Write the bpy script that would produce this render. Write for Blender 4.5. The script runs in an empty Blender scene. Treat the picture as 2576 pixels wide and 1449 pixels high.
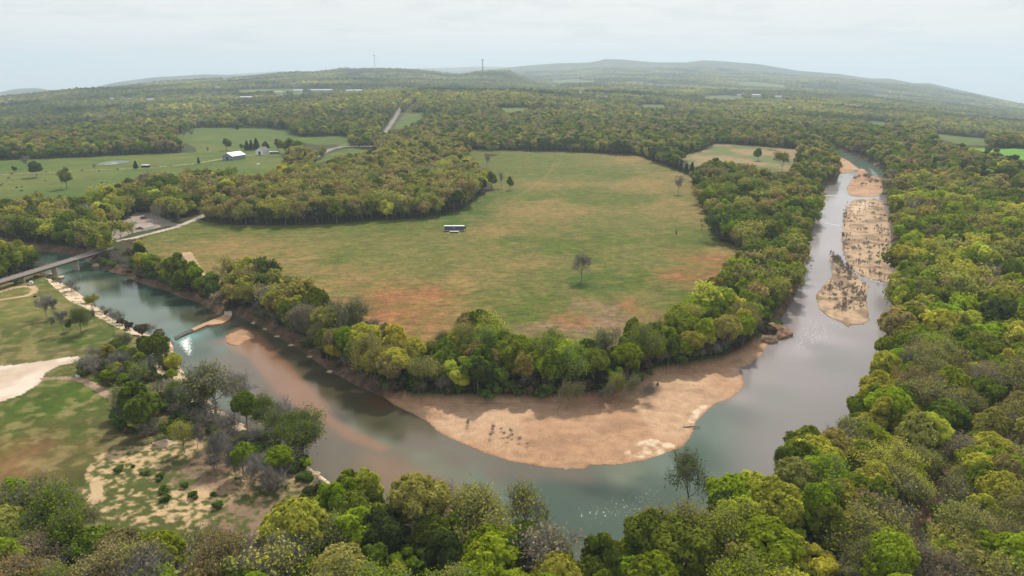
import bpy, math, random
import numpy as np
from mathutils import Vector, Matrix
R = math.radians
rng = np.random.default_rng(7)
random.seed(7)
sc = bpy.context.scene
col = sc.collection

# ------------------------------------------------------------------ camera, world, sun, exposure
HC = 118.0                     # drone height above the river
F = 1839.0                     # focal length, in units of a 2576 x 1449 frame
PITCH = math.atan(559.5/F)
cd = bpy.data.cameras.new('camera'); cam = bpy.data.objects.new('camera', cd); col.objects.link(cam)
cam.location = (0, 0, HC); cam.rotation_euler = (math.pi/2-PITCH, 0, 0)
cd.sensor_width = 36; cd.lens = 36*F/2576; cd.clip_start = 1; cd.clip_end = 60000
sc.camera = cam
SUN_EL, SUN_AZ = 47, 12         # azimuth in degrees to the right of the view
SUN_E, SKY_E, EXPO = 4.3, 0.112, 0.0
sl = bpy.data.lights.new('sun', 'SUN'); so = bpy.data.objects.new('sun', sl); col.objects.link(so)
sl.energy = SUN_E; sl.angle = R(3.0); sl.color = (1, 0.93, 0.80)
so.rotation_euler = (math.pi/2-R(SUN_EL), 0, math.pi-R(SUN_AZ))
so.location = (0, 0, 400)
W = bpy.data.worlds.new('World'); sc.world = W; W.use_nodes = True
wt = W.node_tree; wn = wt.nodes; wn.clear()
def N(nt, t, **kw):
    n = nt.nodes.new(t)
    for k, v in kw.items(): setattr(n, k, v)
    return n
sky = N(wt, 'ShaderNodeTexSky', sky_type='NISHITA'); sky.sun_disc = False
sky.sun_elevation = R(SUN_EL); sky.sun_rotation = R(SUN_AZ); sky.air_density = 1.2; sky.dust_density = 3
bg = N(wt, 'ShaderNodeBackground'); bg.inputs[1].default_value = SKY_E
wo = N(wt, 'ShaderNodeOutputWorld')
tc = N(wt, 'ShaderNodeTexCoord'); sep = N(wt, 'ShaderNodeSeparateXYZ')
# a thin, high overcast: clouds laid on a plane (x/z, y/z)
mx = N(wt, 'ShaderNodeMath', operation='MAXIMUM'); mx.inputs[1].default_value = 0.0
ad = N(wt, 'ShaderNodeMath', operation='ADD'); ad.inputs[1].default_value = 0.12
dv = N(wt, 'ShaderNodeVectorMath', operation='DIVIDE'); cmb = N(wt, 'ShaderNodeCombineXYZ')
wt.links.new(tc.outputs['Generated'], sep.inputs[0]); wt.links.new(sep.outputs[2], mx.inputs[0]); wt.links.new(mx.outputs[0], ad.inputs[0])
for i in range(3): wt.links.new(ad.outputs[0], cmb.inputs[i])
wt.links.new(tc.outputs['Generated'], dv.inputs[0]); wt.links.new(cmb.outputs[0], dv.inputs[1])
nz = N(wt, 'ShaderNodeTexNoise'); nz.inputs['Scale'].default_value = 1.5; nz.inputs['Detail'].default_value = 7; nz.inputs['Roughness'].default_value = 0.55
nz2 = N(wt, 'ShaderNodeTexNoise'); nz2.inputs['Scale'].default_value = 0.45; nz2.inputs['Detail'].default_value = 3
wt.links.new(dv.outputs[0], nz.inputs[0]); wt.links.new(dv.outputs[0], nz2.inputs[0])
cr = N(wt, 'ShaderNodeValToRGB'); cr.color_ramp.elements[0].position = 0.34; cr.color_ramp.elements[0].color = (7.1, 7.35, 7.5, 1)
cr.color_ramp.elements[1].position = 0.50; cr.color_ramp.elements[1].color = (8.1, 8.1, 8.1, 1)
wt.links.new(nz.outputs[0], cr.inputs[0])
cr2 = N(wt, 'ShaderNodeValToRGB'); cr2.color_ramp.elements[0].position = 0.35; cr2.color_ramp.elements[0].color = (.88, .88, .88, 1)
cr2.color_ramp.elements[1].position = 0.6; cr2.color_ramp.elements[1].color = (.96, .96, .96, 1)
wt.links.new(nz2.outputs[0], cr2.inputs[0])
mixs = N(wt, 'ShaderNodeMix', data_type='RGBA')
wt.links.new(cr2.outputs[0], mixs.inputs[0]); wt.links.new(sky.outputs[0], mixs.inputs[6]); wt.links.new(cr.outputs[0], mixs.inputs[7])
wt.links.new(mixs.outputs[2], bg.inputs[0]); wt.links.new(bg.outputs[0], wo.inputs[0])
sc.view_settings.view_transform = 'Standard'; sc.view_settings.look = 'None'; sc.view_settings.gamma = 1
sc.view_settings.exposure = EXPO
sc.render.engine = 'CYCLES'
sc.cycles.max_bounces = 6; sc.cycles.volume_bounces = 1; sc.cycles.use_denoising = True

# ------------------------------------------------------------------ projection helpers (pixels of the 2576 x 1449 frame <-> metres)
CT, ST = math.cos(PITCH), math.sin(PITCH)
def G(px, py, z=3.0):
    u, v = (px-1288)/F, (724.5-py)/F
    dx, dy, dz = u, CT+v*ST, -ST+v*CT
    t = (z-HC)/dz
    return (dx*t, dy*t)
def P(x, y, z):
    zz = z-HC
    d = y*CT-zz*ST; up = y*ST+zz*CT
    d = np.maximum(d, 1e-3)
    return 1288+F*x/d, 724.5-F*up/d
def GP(pts, z=3.0, th=14.0):          # polygon in pixels -> metres; a third item 't' marks a tree-top line
    return np.array([G(p[0], p[1], z+th if len(p) > 2 else z) for p in pts])
def inside(x, y, poly):
    r = np.zeros(x.shape, bool)
    n = len(poly)
    lo, hi = poly.min(0), poly.max(0)
    m = (x >= lo[0]) & (x <= hi[0]) & (y >= lo[1]) & (y <= hi[1])
    xs, ys = x[m], y[m]; rr = np.zeros(xs.shape, bool)
    j = n-1
    for i in range(n):
        xi, yi = poly[i]; xj, yj = poly[j]
        if yi != yj:
            c = ((yi > ys) != (yj > ys)) & (xs < (xj-xi)*(ys-yi)/(yj-yi)+xi)
            rr ^= c
        j = i
    r[m] = rr
    return r
def dline(x, y, pts, closed=False, lim=1e9):
    d = np.full(x.shape, 1e9)
    pts = np.asarray(pts, float)
    lo, hi = pts.min(0)-lim, pts.max(0)+lim
    m = (x >= lo[0]) & (x <= hi[0]) & (y >= lo[1]) & (y <= hi[1])
    xs, ys = x[m], y[m]; dd = np.full(xs.shape, 1e9)
    n = len(pts)
    for i in range(n if closed else n-1):
        a = pts[i]; b = pts[(i+1) % n]; ab = b-a; L = max((ab*ab).sum(), 1e-9)
        t = np.clip(((xs-a[0])*ab[0]+(ys-a[1])*ab[1])/L, 0, 1)
        dd = np.minimum(dd, np.hypot(xs-a[0]-t*ab[0], ys-a[1]-t*ab[1]))
    d[m] = dd
    return d
def sdist(x, y, poly, lim=60):        # positive inside
    d = np.minimum(dline(x, y, poly, True, lim), lim)
    return np.where(inside(x, y, poly), d, -d)
_tab = np.random.default_rng(3).random((256, 256))
def vnoise(x, y):
    xi = np.floor(x).astype(int); yi = np.floor(y).astype(int); fx = x-xi; fy = y-yi
    fx = fx*fx*(3-2*fx); fy = fy*fy*(3-2*fy)
    a = _tab[xi % 256, yi % 256]; b = _tab[(xi+1) % 256, yi % 256]; c = _tab[xi % 256, (yi+1) % 256]; d = _tab[(xi+1) % 256, (yi+1) % 256]
    return a*(1-fx)*(1-fy)+b*fx*(1-fy)+c*(1-fx)*fy+d*fx*fy
def fbm(x, y, s, o=4, seed=0):
    r = 0; a = 1; t = 0
    for k in range(o):
        r = r+a*vnoise(x/s+17.3*k+seed*31.7, y/s+9.1*k+seed*12.9); t += a; a *= .5; s *= .5
    return r/t
def S(r, g, b, k=0.8):                # photo colour -> base colour
    f = lambda c: ((c/255+.055)/1.055)**2.4 if c > 10 else c/255/12.92
    return np.array([f(r)*k, f(g)*k, f(b)*k])
def idw(x, y, pts, p=3.0):            # pts: (gx, gy, colour)
    w = 0; acc = 0
    for gx, gy, c in pts:
        ww = 1/((x-gx)**2+(y-gy)**2+9)**(p/2)
        w = w+ww; acc = acc+ww[:, None]*np.asarray(c)[None]
    return acc/w[:, None]
def sst(a, b, x): t = np.clip((x-a)/(b-a), 0, 1); return t*t*(3-2*t)

# ------------------------------------------------------------------ the plan of the place, read off in pixels
RIVER = [(-60,600),(30,622),(73,629),(133,634),(180,640),(217,650),(233,663),(273,683),(300,690),(333,703),(367,716),(417,730),(450,746),(500,760),(530,776),(547,790),(567,793),
 (587,792),(617,802),(667,828),(717,858),(767,888),(790,905),(827,932),(859,948),(892,968),(942,988),(969,1001),(995,1019),(1045,1043),(1079,1061),(1099,1083),(1122,1096),(1165,1116),
 (1212,1136),(1285,1159),(1359,1173),(1425,1179),(1475,1178),(1482,1169),(1559,1168),(1625,1156),(1675,1139),(1717,1123),(1737,1099),(1744,1083),(1750,1063),(1774,1036),(1800,1014),
 (1834,1003),(1860,986),(1870,969),(1870,953),(1860,935),(1864,926),(1890,913),(1917,890),(1930,870),(1967,843),(1964,803),(1990,765),(2012,716),(2022,683),(2020,650),(2030,626),
 (2037,593),(2048,563),(2054,526),(2060,493),(2065,471),(2104,457),(2112,437),(2105,418),(2098,402),(2085,388),(2060,370),(2070,362),(2100,371),(2130,385),(2165,397),(2200,414),(2230,434),
 (2224,454),(2228,481),(2230,500),(2240,560),(2243,620),(2250,680),(2250,720),(2242,780),(2238,830),(2225,880),(2205,940),(2190,1010),(2140,1075),(2095,1120),(2040,1165),(1975,1215),(1900,1280),
 (1830,1330),(1760,1380),(1650,1425),(1540,1450),(1420,1450),(1330,1425),(1200,1385),(1080,1350),(980,1305),(900,1262),(850,1228),(800,1192),(747,1152),(700,1127),(663,1109),(617,1076),(573,1043),(547,1026),
 (510,995),(480,962),(455,925),(440,895),(436,862),(420,850),(390,845),(353,838),(333,826),(287,806),(253,780),(217,750),(187,730),(157,713),(133,700),(118,690),(95,680),(60,668),(20,655),(-60,640)]
BARS = {
 'small': [(567,843),(575,838),(607,825),(622,828),(633,833),(645,846),(640,851),(623,854),(612,862),(600,870),(580,866),(567,860)],
 'isle': [(2084,638),(2094,663),(2090,696),(2070,716),(2054,736),(2052,750),(2060,776),(2084,796),(2117,810),(2134,823),(2147,816),(2174,815),(2189,803),(2184,773),(2180,740),(2189,720),(2164,700),(2130,673),(2100,646)],
 'long': [(2150,501),(2197,497),(2224,505),(2236,551),(2240,616),(2246,670),(2246,716),(2242,713),(2200,703),(2164,693),(2137,670),(2125,650),(2117,616),(2117,583),(2124,543),(2134,510)],
 'up': [(2128,472),(2138,456),(2150,440),(2160,424),(2174,424),(2190,440),(2216,448),(2221,462),(2222,484),(2207,494),(2160,495),(2134,491)],
 'up2': [(2160,446),(2170,440),(2217,447),(2222,457),(2190,458),(2164,457)],
 'up3': [(2158,428),(2168,424),(2184,432),(2186,446),(2162,444)],
}
BEACH = [(969,1001),(995,1019),(1045,1043),(1079,1061),(1099,1083),(1122,1096),(1165,1116),(1212,1136),(1285,1159),(1359,1173),(1425,1179),(1475,1178),(1482,1169),(1559,1168),(1625,1156),(1675,1139),
 (1717,1123),(1737,1099),(1744,1083),(1750,1063),(1774,1036),(1800,1014),(1834,1003),(1860,986),(1870,969),(1870,953),(1860,935),(1864,926),(1890,913),(1917,890),(1930,870),(1935,855),(1900,862),(1870,885),
 (1830,905),(1790,917),(1730,925),(1650,938),(1600,955),(1570,985),(1540,995),(1480,1000),(1400,1006),(1300,1007),(1200,1008),(1120,1008),(1050,1005),(1000,1000)]
UPBAR = [(2117,438),(2142,433),(2162,424),(2140,406),(2112,392),(2092,388),(2104,418),(2110,430)]
LEDGE = [(117,698),(123,716),(150,740),(177,766),(217,783),(247,806),(287,828),(333,852),(350,866),(375,905),(400,950),(425,990),(470,1030),(520,1060),(570,1085),(640,1120),(700,1150),(760,1185),(830,1220),(860,1235),(850,1215),
 (800,1185),(747,1150),(700,1125),(663,1107),(617,1074),(573,1041),(547,1024),(510,993),(480,960),(455,923),(440,895),(434,866),(420,850),(390,845),(353,836),(333,824),(287,804),(253,778),(217,748),(187,728),(157,711),(133,698)]
HAY = [(345,612),(420,583),(500,553),(560,565),(650,567),(800,565),(950,556),(1050,551),(1100,547),(1150,532),(1190,508),(1215,485),(1245,480),(1225,450),(1200,410),(1165,374),(1240,378),(1400,380),(1500,385),(1610,393),
 (1640,405),(1690,425),(1740,445),(1745,470),(1760,500),(1775,540),(1790,580),(1810,605),(1850,615),(1870,610,'t'),(1850,640,'t'),(1800,700,'t'),(1740,740,'t'),(1680,780,'t'),(1560,820,'t'),(1440,850,'t'),
 (1360,850,'t'),(1300,820,'t'),(1240,790,'t'),(1180,780,'t'),(1060,822,'t'),(950,795,'t'),(860,755,'t'),(770,715,'t'),(720,670,'t'),(660,640,'t'),(600,640,'t'),(545,650,'t'),(480,650,'t'),(400,625,'t'),(352,614,'t')]
FIELD2 = [(1700,393),(1760,382),(1800,361),(1884,366),(2007,376),(2013,397),(1975,440),(1917,430),(1867,412),(1797,408),(1750,420),(1720,408)]
WPAST = [(-200,430),(-60,410),(0,403),(113,399),(240,393),(400,386),(493,383),(492,372),(465,358),(438,345),(440,334),(493,311),(580,311),(667,311),(735,318),(730,337),(760,345),(859,342),(882,346),(865,362),(800,364),(730,352),(712,362),(725,385),(712,400),(700,420,'t'),(660,430,'t'),
 (600,440,'t'),(560,428,'t'),(480,425,'t'),(417,432,'t'),(317,452,'t'),(233,486,'t'),(117,496,'t'),(0,506,'t'),(-200,520,'t')]
ROADSIDE = [(790,411),(830,385),(880,372),(935,372),(950,385),(900,392),(850,400)]
FAR_FIELDS = [[(1019,285),(1075,282),(1059,301),(1025,321),(985,327)], [(1255,271),(1325,271),(1318,281),(1270,281)], [(1372,203),(1440,201),(1505,203),(1480,208),(1400,208)],
 [(1592,262),(1660,263),(1717,270),(1710,273),(1620,270)], [(1847,207),(1900,206),(1960,212),(1994,219),(1930,219),(1860,213)], [(1765,242),(1830,240),(1880,245),(1830,251),(1780,249)],
 [(2410,371),(2480,373),(2576,374),(2700,378),(2700,415),(2576,403),(2510,388)], [(2340,334),(2400,342),(2490,350),(2485,365),(2420,364),(2350,346)], [(2190,236),(2235,238),(2240,243),(2200,242)],
 [(860,341),(885,345),(880,368),(850,369)], [(300,273),(375,272),(370,277),(310,278)], [(30,322),(140,311),(145,314),(20,328)], [(690,236),(780,230),(782,235),(700,241)], [(2180,303),(2240,308),(2225,318),(2180,313)]]
LOT = [(256,590),(280,572),(300,560),(320,550),(345,532),(380,534),(415,550),(440,561),(462,562),(430,568),(400,572),(360,580),(325,588),(296,602),(290,612),(278,610),(262,606)]
CLEAR = [(40,560),(90,557),(130,560),(128,575),(70,576)]      # small clearing with a cabin in the left wood
SLAB = [(567,764),(581.5,765),(583.5,793.5),(577,803),(560,813),(535,816.5),(488.5,831.5),(481.5,826.5),(522,809),(553,797),(563.5,791)]
GRAVELYARD = [(-120,925),(0,921),(60,914),(120,908),(167,900),(197,895),(200,902),(187,913),(150,922),(117,940),(110,953),(100,966),(57,993),(0,1011),(-120,1030)]
OPENLEFT = [(-200,702),(0,712),(60,690),(110,685),(120,690),(133,700),(157,713),(187,730),(217,750),(253,780),(287,806),(333,826),(353,838),(390,845),(436,862),(440,895),(455,925),(480,962),(510,995),(547,1026),
 (573,1043),(617,1076),(663,1109),(700,1127),(747,1152),(800,1192),(835,1218),(800,1245),(770,1265),(745,1310),(715,1360),(700,1350,'t'),(600,1318,'t'),(480,1300,'t'),(330,1300,'t'),(250,1270,'t'),(150,1205,'t'),(0,1200,'t'),(-200,1200,'t')]
CLUMPS = [[(195,940),(230,905),(300,885),(360,880),(430,905),(455,940),(440,975),(380,960),(330,990),(260,962),(225,955)],
 [(400,1000),(470,1000),(520,1050),(575,1085),(560,1100),(490,1075),(430,1050)], [(300,1045),(395,1060),(410,1100),(350,1110),(300,1080)], [(640,1080),(740,1120),(800,1170),(860,1220),(830,1240),(770,1200),(700,1150),(640,1110)]]
SANDY = [(250,1140),(340,1120),(430,1080),(480,1040),(540,1060),(640,1110),(720,1150),(800,1190),(780,1240),(760,1330),(740,1440),(600,1440),(450,1400),(300,1340),(200,1260),(210,1190)]
RIGHTPATH = [(2250,1360),(2300,1320),(2345,1270),(2370,1210),(2400,1150),(2470,1070),(2560,990),(2680,900)]
ROAD1 = [(262,628),(300,614),(340,606),(380,592),(430,575),(470,560),(503,546),(560,520),(620,490),(700,450),(767,411),(800,391),(833,374),(862,368),(890,367),(935,368),(965,340),(975,327),(1000,300),(1022,274),(1046,250)]
FARMTRACK = [(0,440),(60,436),(160,432),(260,427),(340,424),(430,417),(500,410),(560,399),(612,392),(645,388),(690,385)]
TRACKS_HAY = [[(1290,500),(1340,470),(1395,425),(1412,400)], [(1280,510),(1330,480),(1385,428),(1403,398)]]
DAMROAD = [(470,640),(500,690),(515,712),(540,725),(562,742),(574,764)]
LOOP = [(-60,742),(0,734),(33,724),(60,720),(80,721),(88,728),(85,735),(67,744),(33,750),(0,754),(-60,758)]
PARKPATH = [(110,953),(150,951),(195,954),(215,960),(240,972),(262,988),(285,1003),(330,1020),(390,1010),(410,1020),(440,1045),(470,1065)]
SANDPATH = [(200,1290),(235,1260),(245,1235),(240,1215)]
POND = [(242,415),(258,409),(283,405),(310,404),(329,406),(318,410),(290,414),(265,416)]

gRIVER = GP(RIVER, 0); gBARS = {k: GP(v, 0.4) for k, v in BARS.items()}; gBEACH = GP(BEACH, 0.3); gUP = GP(UPBAR, 0.5)
gLEDGE = GP(LEDGE, 1.0); gHAY = GP(HAY); gF2 = GP(FIELD2); gWP = GP(WPAST); gRS = GP(ROADSIDE); gLOT = GP(LOT); gCLEAR = GP(CLEAR)
gYARD = GP(GRAVELYARD); gOPEN = GP(OPENLEFT); gCL = [GP(c) for c in CLUMPS]; gSAND = GP(SANDY)
gRP = GP(RIGHTPATH, 4); gROAD = GP(ROAD1); gFT = GP(FARMTRACK); gTH = [GP(t) for t in TRACKS_HAY]; gDR = GP(DAMROAD, 2)
gLOOP = GP(LOOP); gPP = GP(PARKPATH); gSP = GP(SANDPATH); gPOND = GP(POND)
# elevation profiles: (distance, [(pixel x, pixel y) of the ground there])
LAYERS = [
 (2300, [(-300,312),(0,298),(200,280),(400,266),(620,251),(760,238),(900,234),(1050,222),(1300,224),(1500,241),(1700,254),(2000,266),(2300,288),(2576,322),(2900,350)]),
 (3000, [(-300,285),(0,272),(200,257),(400,246),(600,237),(760,236),(900,232),(1050,228),(1300,231),(1500,226),(1700,236),(2000,247),(2300,270),(2576,303),(2900,330)]),
 (4200, [(-300,262),(0,243),(150,226),(200,220),(260,218),(350,217),(450,213),(550,209),(700,203),(880,194),(1000,193),(1200,201),(1380,214),(1500,212),(1700,222),(2000,233),(2200,250),(2400,272),(2576,290),(2900,320)]),
 (5500, [(-300,262),(0,245),(200,233),(300,222),(400,210),(550,199),(640,190),(700,185),(760,181),(800,180),(880,173),(940,172),(1000,173),(1060,176),(1110,183),(1160,187),(1200,178),(1240,177),(1280,178),(1310,192),(1340,204),(1380,210),(1450,206),(1600,205),(1800,213),(2000,221),(2200,238),(2400,262),(2576,281),(2900,310)]),
 (7800, [(-300,265),(0,252),(300,226),(600,202),(900,187),(1160,193),(1300,197),(1400,193),(1550,182),(1700,181),(1900,192),(2100,203),(2300,222),(2450,247),(2576,272),(2900,300)]),
 (11000, [(-300,250),(-60,238),(0,233),(50,223),(100,221),(140,228),(200,236),(265,215),(300,207),(400,194),(520,187),(600,189),(680,192),(760,191),(1000,187),(1160,187),(1240,174),(1330,164),(1400,159),(1480,157),(1520,149),(1560,150),(1640,157),(1720,157),(1760,152),(1800,154),(1900,162),(2000,177),(2100,185),(2180,197),(2230,197),(2290,209),(2330,209),(2400,225),(2480,242),(2576,262),(2900,300)]),
 (14500, [(-300,270),(0,246),(265,228),(520,200),(760,184),(1000,180),(1160,178),(1300,176),(1500,175),(1700,180),(2000,200),(2300,230),(2576,270),(2900,300)]),
 (18000, [(-300,262),(0,242),(265,222),(520,195),(600,186),(700,180),(1000,174),(1160,169),(1200,167),(1300,169),(1500,170),(1700,178),(2000,200),(2300,230),(2576,268),(2900,300)]),
 (28000, [(-300,275),(0,255),(520,205),(1000,180),(1300,178),(1700,190),(2300,245),(2576,280),(2900,310)])]
def z_at(x, y):
    d = np.hypot(x, y); az = np.arctan2(x, np.maximum(y, 1e-6)); az = np.clip(az, -1.0, 1.0)
    px = 1288+F*np.tan(az)/CT*0.985
    base = 3.0+1.2*(fbm(x, y, 260, 3)-.5)*sst(350, 700, d)
    zs = [(1250.0, base)]
    for D, prof in LAYERS:
        a = np.array(prof, float); a[:, 1] += 15*F/D*(1.6 if D < 9000 else 0)
        py = np.interp(px, a[:, 0], a[:, 1])
        v = (724.5-py)/F
        yy = CT+v*ST; zz = -ST+v*CT; u = (px-1288)/F
        zs.append((D, HC+D*zz/np.hypot(yy, u)))
    z = base.copy()
    for i in range(len(zs)-1):
        D0, z0 = zs[i]; D1, z1 = zs[i+1]
        t = sst(math.log(D0), math.log(D1), np.log(np.maximum(d, 1)))
        m = d >= D0
        z = np.where(m, z0*(1-t)+z1*t, z)
    amp = 34*sst(1500, 3500, d)+22*sst(6000, 10000, d)
    z = z+amp*(fbm(x, y, 900, 4, 5)-.55)*(1-.7*sst(8600, 10800, d)*(d < 99000))
    return z
z0_at = z_at
def hit(px, py):                      # where the view line through a pixel meets the land
    d = np.exp(np.linspace(math.log(150), math.log(27000), 4000))
    u, v = (px-1288)/F, (724.5-py)/F
    dx, dy, dz = u, CT+v*ST, -ST+v*CT; h = math.hypot(dx, dy)
    x, y, zr = d*dx/h, d*dy/h, HC+d*dz/h
    zt = z_at(x, y)
    ok = zr <= zt
    if not ok.any(): return hit(px, py+1)
    k = np.argmax(ok)
    return float(x[k]), float(y[k]), float(zt[k])

# ------------------------------------------------------------------ materials
def newmat(name):
    m = bpy.data.materials.new(name); m.use_nodes = True; nt = m.node_tree; nt.nodes.clear()
    return m, nt
def simple(name, c, rough=.7, metal=0, var=.12, scale=2.0, emit=None):
    m, nt = newmat(name)
    b = N(nt, 'ShaderNodeBsdfPrincipled'); o = N(nt, 'ShaderNodeOutputMaterial')
    t = N(nt, 'ShaderNodeTexCoord'); n = N(nt, 'ShaderNodeTexNoise'); n.inputs['Scale'].default_value = scale; n.inputs['Detail'].default_value = 5
    mr = N(nt, 'ShaderNodeMapRange'); mr.inputs[1].default_value = .25; mr.inputs[2].default_value = .75; mr.inputs[3].default_value = 1-var; mr.inputs[4].default_value = 1+var
    mul = N(nt, 'ShaderNodeVectorMath', operation='SCALE'); mul.inputs[0].default_value = tuple(c)[:3]
    nt.links.new(t.outputs['Object'], n.inputs[0]); nt.links.new(n.outputs[0], mr.inputs[0]); nt.links.new(mr.outputs[0], mul.inputs[3])
    nt.links.new(mul.outputs[0], b.inputs['Base Color'])
    b.inputs['Roughness'].default_value = rough; b.inputs['Metallic'].default_value = metal
    nt.links.new(b.outputs[0], o.inputs[0])
    return m
def ground_mat(name, s1, c1, s2, c2, bump, stretch=(1, 1, 1), rot=0):
    m, nt = newmat(name)
    b = N(nt, 'ShaderNodeBsdfPrincipled'); b.inputs['Roughness'].default_value = .95; b.inputs['Specular IOR Level'].default_value = .15
    o = N(nt, 'ShaderNodeOutputMaterial')
    a = N(nt, 'ShaderNodeAttribute', attribute_name='cover')
    g = N(nt, 'ShaderNodeNewGeometry'); mp = N(nt, 'ShaderNodeMapping'); mp.inputs['Scale'].default_value = stretch; mp.inputs['Rotation'].default_value = (0, 0, rot)
    nt.links.new(g.outputs['Position'], mp.inputs[0])
    n1 = N(nt, 'ShaderNodeTexNoise'); n1.inputs['Scale'].default_value = s1; n1.inputs['Detail'].default_value = 6; n1.inputs['Roughness'].default_value = .65
    n2 = N(nt, 'ShaderNodeTexNoise'); n2.inputs['Scale'].default_value = s2; n2.inputs['Detail'].default_value = 4; n2.inputs['Roughness'].default_value = .7
    nt.links.new(mp.outputs[0], n1.inputs[0]); nt.links.new(mp.outputs[0], n2.inputs[0])
    r1 = N(nt, 'ShaderNodeMapRange'); r1.inputs[1].default_value = .3; r1.inputs[2].default_value = .7; r1.inputs[3].default_value = 1-c1; r1.inputs[4].default_value = 1+c1
    r2 = N(nt, 'ShaderNodeMapRange'); r2.inputs[1].default_value = .3; r2.inputs[2].default_value = .7; r2.inputs[3].default_value = 1-c2; r2.inputs[4].default_value = 1+c2
    nt.links.new(n1.outputs[0], r1.inputs[0]); nt.links.new(n2.outputs[0], r2.inputs[0])
    mm = N(nt, 'ShaderNodeMath', operation='MULTIPLY'); nt.links.new(r1.outputs[0], mm.inputs[0]); nt.links.new(r2.outputs[0], mm.inputs[1])
    sc_ = N(nt, 'ShaderNodeVectorMath', operation='SCALE'); nt.links.new(a.outputs['Color'], sc_.inputs[0]); nt.links.new(mm.outputs[0], sc_.inputs[3])
    nt.links.new(sc_.outputs[0], b.inputs['Base Color'])
    bp = N(nt, 'ShaderNodeBump'); bp.inputs['Strength'].default_value = .8; bp.inputs['Distance'].default_value = bump
    nt.links.new(n2.outputs[0], bp.inputs['Height']); nt.links.new(bp.outputs[0], b.inputs['Normal'])
    nt.links.new(b.outputs[0], o.inputs[0])
    return m
def leaf_mat(name, trans, contrast=.35):
    m, nt = newmat(name)
    o = N(nt, 'ShaderNodeOutputMaterial')
    a = N(nt, 'ShaderNodeAttribute', attribute_name='tint', attribute_type='INSTANCER')
    v = N(nt, 'ShaderNodeAttribute', attribute_name='shade')
    mr = N(nt, 'ShaderNodeMapRange'); mr.inputs[3].default_value = 1-contrast; mr.inputs[4].default_value = 1+contrast
    nt.links.new(v.outputs['Fac'], mr.inputs[0])
    s = N(nt, 'ShaderNodeVectorMath', operation='SCALE'); nt.links.new(a.outputs['Color'], s.inputs[0]); nt.links.new(mr.outputs[0], s.inputs[3])
    d = N(nt, 'ShaderNodeBsdfDiffuse'); t = N(nt, 'ShaderNodeBsdfTranslucent'); mx = N(nt, 'ShaderNodeMixShader'); mx.inputs[0].default_value = trans
    wm = N(nt, 'ShaderNodeVectorMath', operation='MULTIPLY'); wm.inputs[1].default_value = (1.15, 1.15, .55)
    nt.links.new(s.outputs[0], d.inputs[0]); nt.links.new(s.outputs[0], wm.inputs[0]); nt.links.new(wm.outputs[0], t.inputs[0])
    nt.links.new(d.outputs[0], mx.inputs[1]); nt.links.new(t.outputs[0], mx.inputs[2]); nt.links.new(mx.outputs[0], o.inputs[0])
    return m
M = {}
M['forest'] = ground_mat('leaf_litter', .12, .3, .9, .35, .5)
M['hay'] = ground_mat('hay_grass', .22, .42, 1.1, .5, .3, (1, 1.7, 1), R(14))
M['grass'] = ground_mat('pasture_grass', .04, .18, .45, .22, .15)
M['gravel'] = ground_mat('river_gravel', .25, .16, 1.9, .24, .25)
M['rock'] = ground_mat('limestone', .3, .2, .9, .4, .9, (1, 1.7, 1), R(35))
M['road'] = ground_mat('gravel_road', .2, .1, 2, .1, .05)
M['hill'] = ground_mat('wooded_hill', .006, .2, .035, .35, 6)
M['leaf'] = leaf_mat('leaves', .38, .42)
M['bark'] = simple('bark', (.145, .137, .12), .9, var=.3, scale=1.2)
M['palebark'] = simple('pale_bark', (.22, .20, .175), .9, var=.25, scale=1.2)
M['twig'] = leaf_mat('twigs', .05, .25)
M['conc'] = simple('weathered_concrete', S(205, 195, 180, .8), .85, var=.14, scale=.5)
M['slabc'] = simple('silty_concrete', S(190, 150, 115, .8), .85, var=.18, scale=.25)
M['wetc'] = simple('wet_concrete', S(75, 72, 62, .8), .35, var=.3, scale=.5)
M['farw'] = simple('dusty_metal_sheet', (.42, .43, .44), .7, var=.15, scale=.1)  # one even grey for the far buildings, darker than the white paint
M['asph'] = simple('worn_roadway', S(150, 132, 122, .7), .9, var=.15, scale=.6)
M['steel'] = simple('galvanised_rail', (.45, .45, .44), .5, .3, var=.1)
M['white'] = simple('white_paint', (.72, .72, .70), .5, var=.06)
M['roofw'] = simple('pale_metal_roof', (.70, .72, .74), .45, var=.10, scale=.4)
M['barnw'] = simple('grey_barn_siding', (.20, .22, .25), .8, var=.2, scale=.6)
M['dark'] = simple('dark_opening', (.02, .02, .022), .9)
M['glass'] = simple('dark_glass', (.02, .025, .03), .08)
M['tyre'] = simple('tyre_rubber', (.02, .02, .02), .8)
M['blue'] = simple('blue_trailer_paint', (.035, .06, .17), .4, var=.1)
M['carb'] = simple('black_car_paint', (.012, .012, .014), .25)
M['carr'] = simple('maroon_car_paint', (.05, .012, .014), .25)
M['roofg'] = simple('grey_shingle_roof', (.13, .13, .135), .85, var=.2, scale=1.5)
M['roofb'] = simple('brown_roof', (.17, .13, .11), .85, var=.2)
M['wood'] = simple('weathered_wood', (.16, .13, .10), .9, var=.3, scale=3)
M['cowb'] = simple('black_hide', (.012, .011, .01), .7)
M['cowt'] = simple('pale_hide', (.45, .38, .28), .8)
M['rust'] = simple('rusty_metal', (.22, .10, .06), .7, var=.3, scale=3)
M['earth'] = simple('eroded_earth', S(165, 130, 100, .7), .95, var=.4, scale=.35)
M['bluff'] = simple('limestone_boulder', S(205, 180, 150, .75), .9, var=.28, scale=.8)

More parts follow.
